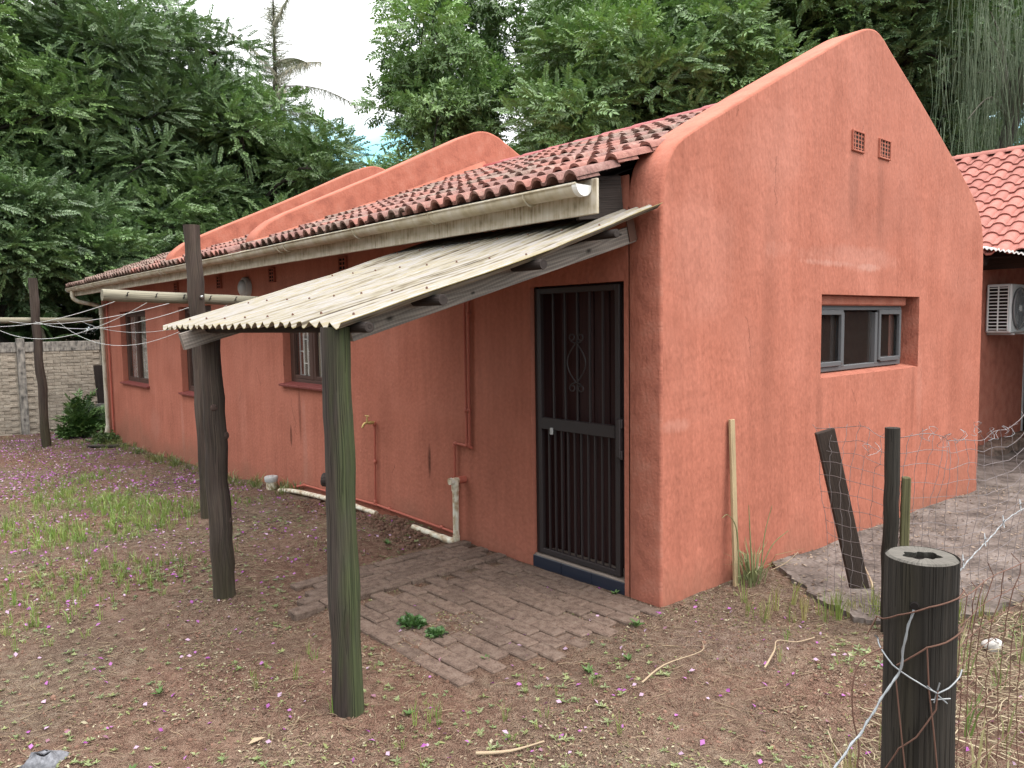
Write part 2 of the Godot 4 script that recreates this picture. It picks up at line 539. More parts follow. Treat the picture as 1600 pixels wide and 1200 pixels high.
	mat("wall_grey", Color.WHITE, 0.95, ramp_tex(512, 512, [nz(131, 0.03, 512, 512, 4, 1, 5), nz(132, 0.015, 512, 512, 4)], [0.5, 0.5], [Color(0.07, 0.065, 0.06), Color(0.22, 0.20, 0.18), Color(0.34, 0.31, 0.27)], 1.7), {"tri": true, "scale": Vector3(1, 1, 1), "bump": tb, "bscale": 0.8})
	mat("stone_white", lin(0.5, 0.47, 0.44), 0.9)
	mat("stone_grey", Color.WHITE, 0.8, ramp_tex(256, 256, [nz(133, 0.05, 256, 256, 4)], [1.0], [Color(0.09, 0.09, 0.10), Color(0.25, 0.25, 0.27)], 1.5), {"tri": true, "scale": Vector3(4, 4, 4)})
	# soil
	var s1 := nz(141, 0.02, 1024, 1024, 5)
	var s2 := nz(142, 0.11, 1024, 1024, 4)
	var s3 := nz(143, 0.22, 1024, 1024, 3)
	mat("soil", Color.WHITE, 1.0, ramp_tex(1024, 1024, [s1, s2, s3], [0.35, 0.35, 0.3], [Color(0.072, 0.048, 0.038), Color(0.160, 0.104, 0.081), Color(0.23, 0.162, 0.127), Color(0.31, 0.25, 0.20)], 2.1), {"tri": true, "scale": Vector3(0.55, 0.55, 0.55), "bump": grey_tex(1024, 1024, [s1, s2, s3], [0.3, 0.4, 0.3]), "bscale": 4.0, "vc": true, "spec": 0.15})
	mat("concrete", Color.WHITE, 0.95, ramp_tex(512, 512, [nz(151, 0.012, 512, 512, 5), nz(152, 0.12, 512, 512, 4)], [0.6, 0.4], [Color(0.055, 0.043, 0.037), Color(0.135, 0.108, 0.094), Color(0.22, 0.185, 0.165)], 1.9), {"tri": true, "scale": Vector3(0.4, 0.4, 0.4), "bump": tb, "bscale": 0.8})
	# plants
	mat("leaf", Color.WHITE, 0.34, null, {"vc": true, "back": Color(0.4, 0.48, 0.22), "spec": 0.5})
	mat("frond", Color.WHITE, 0.6, null, {"vc": true, "back": Color(0.3, 0.35, 0.2)})
	mat("petal", Color.WHITE, 0.7, null, {"vc": true, "back": Color(0.5, 0.3, 0.5)})
	mat("litter", Color.WHITE, 0.95, null, {"vc": true, "spec": 0.15})
	var bk := [nz(161, 0.05, 512, 512, 4, 1, 8), nz(162, 0.12, 512, 512, 3)]
	mat("bark", Color.WHITE, 0.95, ramp_tex(512, 512, bk, [0.6, 0.4], [Color(0.022, 0.018, 0.015), Color(0.062, 0.05, 0.042), Color(0.13, 0.115, 0.10)], 1.6), {"scale": Vector3(1, 0.6, 1), "bump": grey_tex(512, 512, bk, [0.6, 0.4]), "bscale": 3.0})

# ------------------------------------------------------------------ ground

func lerp_table(x: float, t: Array) -> float:
	for i in t.size() - 1:
		if x <= t[i + 1][0]:
			return lerpf(t[i][1], t[i + 1][1], clampf((x - t[i][0]) / (t[i + 1][0] - t[i][0]), 0, 1))
	return t[t.size() - 1][1]

func gbase(x: float, z: float) -> float:
	var y := lerp_table(-z, [[0.0, 0.0], [4.0, -0.02], [5.5, -0.08], [7.2, -0.2], [8.6, -0.26], [13.8, -0.37], [17.0, -0.43], [40.0, -0.5]])
	y -= 0.033 * clampf(x, 0, 12) * clampf(1.0 + z / 8.0, 0, 1)
	y += 0.085 * exp(-((x + 0.35) ** 2 / 0.16 + (z + 2.95) ** 2 / 0.35))
	y += 0.03 * exp(-((x + 2.17) ** 2 + (z + 0.13) ** 2) / 0.02) + 0.04 * exp(-((x + 1.235) ** 2 + (z + 4.55) ** 2) / 0.04) + 0.03 * exp(-((x - 0.67) ** 2 + (z - 1.13) ** 2) / 0.02)
	y += 0.05 * exp(-((x + 2.05) ** 2 / 0.10 + (z + 1.95) ** 2 / 0.10))
	return y

# trodden bare patch of pale sand before the gable's corner
func bare(x: float, z: float) -> float:
	return exp(-((x - 0.15) ** 2 / 0.55 + (z - 0.55) ** 2 / 0.20))

func on_paving(x: float, z: float) -> float:
	# 1 inside the brick paving, falling to 0 at its ragged edge
	var d := minf(minf(x + 1.64, 0.02 - x), minf(z + 2.03, 0.03 - z))
	return clampf(d / 0.10 + 0.5, 0, 1)

func gy(x: float, z: float) -> float:
	var near := clampf(1.0 - (Vector2(x, z).length() - 9.0) / 20.0, 0.2, 1)
	var rough := gnoise.get_noise_2d(x, z) * 0.055 + gfine.get_noise_2d(x, z) * 0.016 * near
	var y := gbase(x, z)
	var p := on_paving(x, z)
	if p > 0:
		return lerpf(y + rough, -0.015 + gfine.get_noise_2d(x * 1.3 + 40, z * 1.3) * 0.007 + maxf(0.0, gnoise.get_noise_2d(x * 2.0 + 9.0, z * 2.0)) * 0.016, p)
	return y + rough

func ticks(parts: Array) -> Array:
	var r := []
	for p in parts:
		var x: float = p[0]
		while x < p[1] - 1e-4:
			r.append(x)
			x += p[2]
	r.append(parts[parts.size() - 1][1])
	return r

func make_ground() -> void:
	var xs := ticks([[-300, -60, 60], [-60, -12, 8], [-12, -5, 0.5], [-5, 3.5, 0.055], [3.5, 9, 0.25], [9, 25, 2], [25, 85, 10], [85, 300, 70]])
	var zs := ticks([[-300, -60, 60], [-60, -20, 8], [-20, -10, 0.35], [-10, -6, 0.12], [-6, 3.4, 0.06], [3.4, 10, 0.6], [10, 90, 10], [90, 300, 70]])
	var nx := xs.size()
	var n2 := zs.size()
	var v := PackedVector3Array()
	var c := PackedColorArray()
	var nrm := PackedVector3Array()
	for z in zs:
		for x in xs:
			var y := gy(x, z)
			v.append(Vector3(x, y, z))
			# trodden soil: redder where bare, greyer and browner under litter
			var a: float = gnoise.get_noise_2d(x * 0.7 + 50, z * 0.7) + 0.4 * gnoise.get_noise_2d(x * 2.2, z * 2.2 + 30)
			var k := clampf(0.5 + a * 1.1, 0, 1)
			c.append(Color(1.0, 0.86, 0.80).lerp(Color(0.90, 0.93, 0.88), k) * lerpf(1.05, 0.85, clampf(0.5 + gnoise.get_noise_2d(x * 1.3 + 7, z * 1.3 - 20), 0, 1)) * (1.0 + 0.30 * bare(x, z)))
	for j in n2:
		for i in nx:
			var i0 := maxi(i - 1, 0)
			var i1 := mini(i + 1, nx - 1)
			var j0 := maxi(j - 1, 0)
			var j1 := mini(j + 1, n2 - 1)
			var dx := v[j * nx + i1] - v[j * nx + i0]
			var dz := v[j1 * nx + i] - v[j0 * nx + i]
			nrm.append(dz.cross(dx).normalized())
	var ix := PackedInt32Array()
	for j in n2 - 1:
		for i in nx - 1:
			var a := j * nx + i
			ix.append_array([a, a + 1, a + nx + 1, a, a + nx + 1, a + nx])
	var arr := []
	arr.resize(Mesh.ARRAY_MAX)
	arr[Mesh.ARRAY_VERTEX] = v
	arr[Mesh.ARRAY_NORMAL] = nrm
	arr[Mesh.ARRAY_COLOR] = c
	arr[Mesh.ARRAY_INDEX] = ix
	var me := ArrayMesh.new()
	me.add_surface_from_arrays(Mesh.PRIMITIVE_TRIANGLES, arr)
	var g := put("ground", me, M.soil, self)
	tag(g, "trodden reddish brown soil yard with patchy grass and litter", "ground", "", "structure")

	# concrete apron at the foot of the gable, worn and broken at its near edge
	var poly := PackedVector2Array()
	var rim := [Vector2(1.35, -0.02), Vector2(1.15, 0.25), Vector2(0.85, 0.6), Vector2(0.74, 0.98), Vector2(0.95, 1.22), Vector2(1.4, 1.42), Vector2(2.2, 1.6), Vector2(4.2, 1.75), Vector2(8.0, 1.9)]
	for i in rim.size() - 1:
		for k in 12:
			var p: Vector2 = rim[i].lerp(rim[i + 1], k / 12.0)
			poly.append(p + Vector2(gfine.get_noise_2d(p.x * 3, p.y * 3), gfine.get_noise_2d(p.x * 3 + 30, p.y * 3)) * 0.06)
	poly.append_array([Vector2(16, 2.0), Vector2(16, -4), Vector2(5.84, -4), Vector2(5.84, -0.02)])
	var s := begin()
	s.set_smooth_group(0)
	for j in 46:
		for i in 74:
			var cell := PackedVector2Array()
			var x0 := 0.6 + i * 0.2
			var z0 := -4.0 + j * 0.14
			cell = PackedVector2Array([Vector2(x0, z0), Vector2(x0 + 0.2, z0), Vector2(x0 + 0.2, z0 + 0.14), Vector2(x0, z0 + 0.14)])
			for q in Geometry2D.intersect_polygons(cell, poly):
				var t := Geometry2D.triangulate_polygon(q)
				for k in range(0, t.size(), 3):
					var p := []
					for e in 3:
						var w: Vector2 = q[t[k + e]]
						p.append(Vector3(w.x, gbase(w.x, w.y) + 0.028 + gnoise.get_noise_2d(w.x, w.y) * 0.05 + 0.01 * gfine.get_noise_2d(w.x * 0.4, w.y * 0.4), w.y))
					facing(s, p, p[0] - Vector3(0, 5, 0), [Vector2.ZERO, Vector2.ZERO, Vector2.ZERO])
	s.set_smooth_group(-1)
	for i in poly.size() - 5:
		var a := poly[i]
		var b := poly[i + 1]
		var ya := gbase(a.x, a.y) + 0.028 + gnoise.get_noise_2d(a.x, a.y) * 0.05 + 0.01 * gfine.get_noise_2d(a.x * 0.4, a.y * 0.4)
		var yb := gbase(b.x, b.y) + 0.028 + gnoise.get_noise_2d(b.x, b.y) * 0.05 + 0.01 * gfine.get_noise_2d(b.x * 0.4, b.y * 0.4)
		quad(s, Vector3(a.x, ya, a.y), Vector3(b.x, yb, b.y), Vector3(b.x, yb - 0.12, b.y), Vector3(a.x, ya - 0.12, a.y))
	var ap := put("concrete_apron", done(s), M.concrete, self)
	tag(ap, "worn grey brown concrete apron along the foot of the gable wall", "pavement", "", "structure")

	# brick paving before the door: courses along the wall, and a band laid the other way beyond them
	var pave := Node3D.new()
	pave.name = "brick_paving"
	add_child(pave)
	org[pave] = Vector3.ZERO
	tag(pave, "brown brick paving laid in courses before the gated door", "paving", "", "structure")
	var shapes := []
	for k in 5:
		var b := begin()
		box(b, Vector3.ZERO, Vector3(0.104, 0.06, 0.214), Basis(), 0.007, 0.0025)
		shapes.append(done(b))
	for col in 14:
		var x := -0.095 - col * 0.1115 
		var z := -1.36 + (0.11 if col % 2 else 0.0)
		while z < 0.06 - 0.25 * clampf((-x - 0.9) * 0.3, 0, 1):
			if not (z > -0.05 and rng.randf() < 0.35):
				var t := Transform3D(Basis.from_euler(Vector3(rf(-0.015, 0.015), rf(-0.015, 0.015), rf(-0.02, 0.02))), Vector3(x + rf(-0.003, 0.003), -0.027 + rf(-0.006, 0.006) + 0.012 * gnoise.get_noise_2d(x * 2, z * 2), z))
				piece("brick", shapes[rng.randi() % 5], M["paver%d" % (rng.randi() % 4)], pave, t)
			z += 0.222
	for row in 5:
		var z := -1.525 - row * 0.1115
		var x := -0.14 - (0.11 if row % 2 else 0.0)
		while x > -1.72 + 0.06 * row:
			var t := Transform3D(Basis.from_euler(Vector3(rf(-0.015, 0.015), PI / 2 + rf(-0.015, 0.015), rf(-0.02, 0.02))), Vector3(x, -0.010 + rf(-0.006, 0.006), z + rf(-0.003, 0.003)))
			piece("brick", shapes[rng.randi() % 5], M["paver%d" % (rng.randi() % 4)], pave, t)
			x -= 0.222

# ------------------------------------------------------------------ house

func gable_profile(y_side: float, x0: float, x1: float, lift: float) -> Array:
	# from the foot of the left edge over the top to the foot of the right edge
	var p := [Vector2(x0, 2.56), Vector2(x0 + 0.012, 2.66), Vector2(x0 + 0.045, 2.78), Vector2(x0 + 0.11, 2.885), Vector2(x0 + 0.22, 2.98), Vector2(x0 + 0.615, 3.19), Vector2(1.656, 3.715), Vector2(2.36, 4.066), Vector2(2.60, 4.18), Vector2(2.78, 4.245), Vector2(2.93, 4.262), Vector2(3.08, 4.225), Vector2(3.25, 4.145), Vector2(3.9, 3.85), Vector2(4.86, 3.385), Vector2(5.28, 3.165), Vector2(5.49, 3.03), Vector2(5.63, 2.89), Vector2(5.70, 2.76), Vector2(5.738, 2.6), Vector2(5.755, 2.4)]
	var r := [Vector2(x0, y_side)]
	for i in p.size() - 1:
		for k in 4:
			r.append(p[i].cubic_interpolate(p[i + 1], p[maxi(i - 1, 0)], p[mini(i + 2, p.size() - 1)], k / 4.0))
	r.append(p[p.size() - 1])
	r.append(Vector2(x1, y_side))
	return r

func inset(pr: Array, d: float) -> Array:
	var r := []
	for i in pr.size():
		var t: Vector2 = (pr[mini(i + 1, pr.size() - 1)] - pr[maxi(i - 1, 0)]).normalized()
		r.append(pr[i] + Vector2(t.y, -t.x) * d)
	return r

func crest_noise(p: Vector2, z: float) -> float:
	return wob.get_noise_3d(p.x * 1.6, p.y * 1.6, z * 3.0) * 0.007

# solid with a profiled outline, rounded front edge, standing between z (front) and z - t
func parapet_mesh(pr: Array, z: float, t: float, holes: Array, mapped: bool) -> Array:
	var r := 0.02
	var front := inset(pr, r)
	var face := begin()
	var poly := PackedVector2Array(front)
	var cells := []
	if holes.size():
		var h: Array = holes[0]
		cells = [Rect2(-1, -1, 1 + h[0], 8), Rect2(h[1], -1, 9, 8), Rect2(h[0], -1, h[1] - h[0], 1 + h[2]), Rect2(h[0], h[3], h[1] - h[0], 8)]
	else:
		cells = [Rect2(-1, -1, 9, 9)]
	for c in cells:
		var q := PackedVector2Array([c.position, Vector2(c.end.x, c.position.y), c.end, Vector2(c.position.x, c.end.y)])
		for g in Geometry2D.intersect_polygons(poly, q):
			var ix := Geometry2D.triangulate_polygon(g)
			for k in range(0, ix.size(), 3):
				var ps := []
				var us := []
				for e in 3:
					var w: Vector2 = g[ix[k + e]]
					ps.append(Vector3(w.x, w.y, z))
					us.append(Vector2((w.x + 0.05) / 6.0, 1.0 - (w.y + 0.4) / 4.9))
				facing(face, ps, Vector3(2.9, 2, z - 1), us)
	# rounded edge and top
	var top := begin()
	top.set_smooth_group(1)
	var rows := []
	for st in [0.0, 0.38, 0.7, 1.0]:
		var a: float = st * PI / 2
		rows.append([inset(pr, r * (1 - sin(a))), z - r * (1 - cos(a))])
	rows.append([pr, z - t * 0.5])
	rows.append([pr, z - t + r])
	rows.append([inset(pr, r * 0.4), z - t + r * 0.25])
	rows.append([front, z - t])
	for k in rows.size() - 1:
		for i in pr.size() - 1:
			var ps := []
			for w in [[k, i], [k + 1, i], [k + 1, i + 1], [k, i + 1]]:
				var v: Vector2 = rows[w[0]][0][w[1]]
				var zz: float = rows[w[0]][1]
				if w[0] > 1 and w[0] < rows.size() - 1:
					v += Vector2(0, crest_noise(v, zz))
				ps.append(Vector3(v.x, v.y, zz))
			facing(top, ps, Vector3(2.9, 1.5, z - t / 2), [Vector2.ZERO, Vector2.ZERO, Vector2.ZERO, Vector2.ZERO])
	top.set_smooth_group(-1)
	var ix := Geometry2D.triangulate_polygon(poly)
	for k in range(0, ix.size(), 3):
		if holes.size() == 0:
			facing(top, [Vector3(poly[ix[k]].x, poly[ix[k]].y, z - t), Vector3(poly[ix[k + 1]].x, poly[ix[k + 1]].y, z - t), Vector3(poly[ix[k + 2]].x, poly[ix[k + 2]].y, z - t)], Vector3(2.9, 2, z), [Vector2.ZERO, Vector2.ZERO, Vector2.ZERO])
	return [done(face), done(top)]

func roof_y(x: float) -> float:
	return 2.705 + 0.367 * (x + 0.5)

# window opening through the long wall: outer edges z0 (far) to z1 (near)
func reveal(s: SurfaceTool, z0: float, z1: float, y0: float, y1: float, d: float) -> void:
	var uv := func(x: float, y: float, z: float) -> Vector2:
		return Vector2((-z + x) / 14.2, 1.0 - (y + 0.6) / 3.6)
	for q in [[Vector3(0, y0, z0), Vector3(d, y0, z0), Vector3(d, y1, z0), Vector3(0, y1, z0), Vector3(0, y0, z0 - 1)], [Vector3(0, y0, z1), Vector3(d, y0, z1), Vector3(d, y1, z1), Vector3(0, y1, z1), Vector3(0, y0, z1 + 1)], [Vector3(0, y1, z0), Vector3(d, y1, z0), Vector3(d, y1, z1), Vector3(0, y1, z1), Vector3(0, y1 + 1, z0)], [Vector3(0, y0, z0), Vector3(d, y0, z0), Vector3(d, y0, z1), Vector3(0, y0, z1), Vector3(0, y0 - 1, z0)]]:
		var us := []
		for k in 4:
			us.append(uv.call(q[k].x, q[k].y, q[k].z))
		facing(s, [q[0], q[1], q[2], q[3]], q[4], us)

func pleats(z0: float, z1: float, y0: float, y1: float, x: float, n: int) -> ArrayMesh:
	var s := begin()
	s.set_smooth_group(0)
	for i in n:
		var za := lerpf(z0, z1, float(i) / n)
		var zb := lerpf(z0, z1, float(i + 1) / n)
		var xa := x + 0.025 * sin(i * 1.3)
		var xb := x + 0.025 * sin((i + 1) * 1.3)
		quad(s, Vector3(xa, y0, za), Vector3(xb, y0, zb), Vector3(xb, y1, zb), Vector3(xa, y1, za))
	return done(s)

# timber casement in the long wall; the frame is the part, its pieces below it
func side_window(house: Node3D, z0: float, z1: float, y0: float, y1: float, mull: Array, bars: bool, curtain: Array) -> void:
	var x := 0.125
	var f := begin()
	var w := 0.055
	box(f, Vector3(x, (y0 + y1) / 2, z0 + w / 2), Vector3(0.07, y1 - y0, w), Basis(), 0.005)
	box(f, Vector3(x, (y0 + y1) / 2, z1 - w / 2), Vector3(0.07, y1 - y0, w), Basis(), 0.005)
	box(f, Vector3(x + 0.001, y0 + w / 2, (z0 + z1) / 2), Vector3(0.07, w, z1 - z0 - 2 * w), Basis(), 0.005)
	box(f, Vector3(x + 0.001, y1 - w / 2, (z0 + z1) / 2), Vector3(0.07, w, z1 - z0 - 2 * w), Basis(), 0.005)
	for m in mull:
		box(f, Vector3(x - 0.001, (y0 + y1) / 2, m), Vector3(0.075, y1 - y0 - 2 * w, 0.06), Basis(), 0.005)
	var win := put("window", done(f), M.frame_wood, house)
	# sashes and panes
	var edges := [z0 + w]
	for m in mull:
		edges.append(m - 0.03)
		edges.append(m + 0.03)
	edges.append(z1 - w)
	for k in range(0, edges.size(), 2):
		var a: float = edges[k]
		var b: float = edges[k + 1]
		var s := begin()
		var sw := 0.04
		for zz in [a + sw / 2, b - sw / 2]:
			box(s, Vector3(x - 0.012, (y0 + y1) / 2, zz), Vector3(0.04, y1 - y0 - 2 * w - 0.004, sw), Basis(), 0.004)
		for yy in [y0 + w + sw / 2 + 0.002, y1 - w - sw / 2 - 0.002]:
			box(s, Vector3(x - 0.011, yy, (a + b) / 2), Vector3(0.04, sw, b - a - 2 * sw), Basis(), 0.004)
		put("sash", done(s), M.frame_wood, win)
		var g := begin()
		box(g, Vector3(x, (y0 + y1) / 2, (a + b) / 2), Vector3(0.005, y1 - y0 - 2 * w - 2 * sw, b - a - 2 * sw))
		put("pane", done(g), M.glass, win)
		if bars:
			var bs := begin()
			var n := maxi(2, int(round((b - a) / 0.11)))
			for i in range(0, n + 1):
				var zz := lerpf(a + 0.03, b - 0.03, float(i) / n)
				bar(bs, Vector3(x + 0.05, y0 + 0.08, zz), Vector3(x + 0.05, y1 - 0.06, zz), 0.015, 0.012)
				if i < n:
					var zn := lerpf(a + 0.03, b - 0.03, float(i + 1) / n)
					var yy := y0 + 0.09 + (0.14 if i % 2 else 0.0)
					while yy < y1 - 0.06:
						bar(bs, Vector3(x + 0.05, yy, zz + 0.006), Vector3(x + 0.05, yy, zn - 0.006), 0.015, 0.012)
						yy += 0.28
			put("burglar_bars", done(bs), M.burglar_white, win)
	for c in curtain:
		put("curtain", pleats(c[0], c[1], y0 - 0.1, y1 + 0.05, x + 0.22, maxi(6, int((c[1] - c[0]) / 0.04))), M.curtain, win)
	# tiled sill, sloping outwards
	var n := maxi(3, int(round((z1 - z0) / 0.24)))
	for k in n:
		var za := lerpf(z0 - 0.05, z1 + 0.05, float(k) / n)
		var zb := lerpf(z0 - 0.05, z1 + 0.05, float(k + 1) / n)
		var t := begin()
		box(t, Vector3(0.022, y0 - 0.008, (za + zb) / 2), Vector3(0.15, 0.026, zb - za - 0.004), Basis(Vector3(0, 0, 1), 0.16), 0.004)
		put("sill", done(t), M.sill_red, win)

func louvre_vent(house: Node3D, at: Vector3, w: float, h: float, face: Vector3, cols: int, rows: int, slot: bool) -> void:
	var side := Vector3.UP.cross(face).normalized()
	var b := Basis(side, Vector3.UP, face)
	var s := begin()
	var v := begin()
	box(v, at + face * 0.004, Vector3(w - 0.01, h - 0.01, 0.006), b)
	var e := 0.014
	for sg in [-1, 1]:
		box(s, at + side * sg * (w / 2 - e / 2), Vector3(e, h, 0.036), b, 0.003)
		box(s, at + Vector3.UP * sg * (h / 2 - e / 2) - face * 0.001, Vector3(w - 2 * e, e, 0.036), b, 0.003)
	for c in range(1, cols):
		box(s, at + side * (w * (float(c) / cols - 0.5)) - face * 0.004, Vector3(0.013, h - 2 * e, 0.03), b, 0.002)
	for r in range(1, rows):
		box(s, at + Vector3.UP * (h * (float(r) / rows - 0.5)) - face * 0.006, Vector3(w - 2 * e, 0.014 if not slot else 0.022, 0.03), b * Basis(Vector3.RIGHT, 0.4), 0.002)
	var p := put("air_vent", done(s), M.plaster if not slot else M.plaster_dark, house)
	put("opening", done(v), M.void, p)

func tile_mesh(w: float, l: float, rolls: int, rise: float, jit: float) -> ArrayMesh:
	# a clay coloured pan with barrel rolls; x across, z down the slope (0 = upper edge), y up; thick lower lip
	var s := begin()
	var prof := []
	var n := 12
	for r in rolls:
		var x0 := w * r / rolls - w / 2
		var rw := w / rolls
		for i in n + 1:
			if r > 0 and i == 0:
				continue
			var t := float(i) / n
			# flat pan for the first part, then the roll
			var y := 0.0
			if t > 0.30:
				y = pow(maxf(0.0, 1.0 - pow(((t - 0.30) / 0.70) * 2.0 - 1.0, 2)), 0.62) * rise
			prof.append(Vector2(x0 + rw * t, y + jit * rf(-1, 1)))
	var th := 0.02
	for i in prof.size() - 1:
		var a: Vector2 = prof[i]
		var b: Vector2 = prof[i + 1]
		s.set_smooth_group(1)
		facing(s, [Vector3(a.x, a.y - 0.004, 0), Vector3(b.x, b.y - 0.004, 0), Vector3(b.x, b.y + 0.028, l), Vector3(a.x, a.y + 0.028, l)], Vector3((a.x + b.x) / 2, -2, l / 2), [Vector2.ZERO, Vector2.ZERO, Vector2.ZERO, Vector2.ZERO])
		s.set_smooth_group(-1)
		facing(s, [Vector3(a.x, a.y + 0.028, l), Vector3(b.x, b.y + 0.028, l), Vector3(b.x, b.y + 0.028 - th, l - 0.002), Vector3(a.x, a.y + 0.028 - th, l - 0.002)], Vector3(0, 0, 0), [Vector2.ZERO, Vector2.ZERO, Vector2.ZERO, Vector2.ZERO])
		s.set_smooth_group(2)
		facing(s, [Vector3(a.x, a.y + 0.028 - th, l - 0.002), Vector3(b.x, b.y + 0.028 - th, l - 0.002), Vector3(b.x, b.y - 0.012, l * 0.5), Vector3(a.x, a.y - 0.012, l * 0.5)], Vector3(0, 3, 0), [Vector2.ZERO, Vector2.ZERO, Vector2.ZERO, Vector2.ZERO])
	return done(s)

func slope_basis(dir_down: Vector3, across: Vector3) -> Basis:
	# x across, z down the slope
	return Basis(across, dir_down.cross(across), dir_down)

func cap_piece(w: float, l: float) -> ArrayMesh:
	var s := begin()
	var pts := []
	for k in 9:
		var a := PI * k / 8
		pts.append(Vector2(cos(a) * w, sin(a) * w * 0.62))
	for k in 8:
		s.set_smooth_group(1)
		facing(s, [Vector3(pts[k].x, pts[k].y, 0), Vector3(pts[k + 1].x, pts[k + 1].y, 0), Vector3(pts[k + 1].x * 1.1, pts[k + 1].y * 1.12, l), Vector3(pts[k].x * 1.1, pts[k].y * 1.12, l)], Vector3(0, -1, l / 2), [Vector2.ZERO, Vector2.ZERO, Vector2.ZERO, Vector2.ZERO])
		s.set_smooth_group(-1)
		facing(s, [Vector3(pts[k].x * 1.1, pts[k].y * 1.12, l), Vector3(pts[k + 1].x * 1.1, pts[k + 1].y * 1.12, l), Vector3(pts[k + 1].x * 0.9, pts[k + 1].y * 0.86, l), Vector3(pts[k].x * 0.9, pts[k].y * 0.86, l)], Vector3(0, 0, 0), [Vector2.ZERO, Vector2.ZERO, Vector2.ZERO, Vector2.ZERO])
	return done(s)

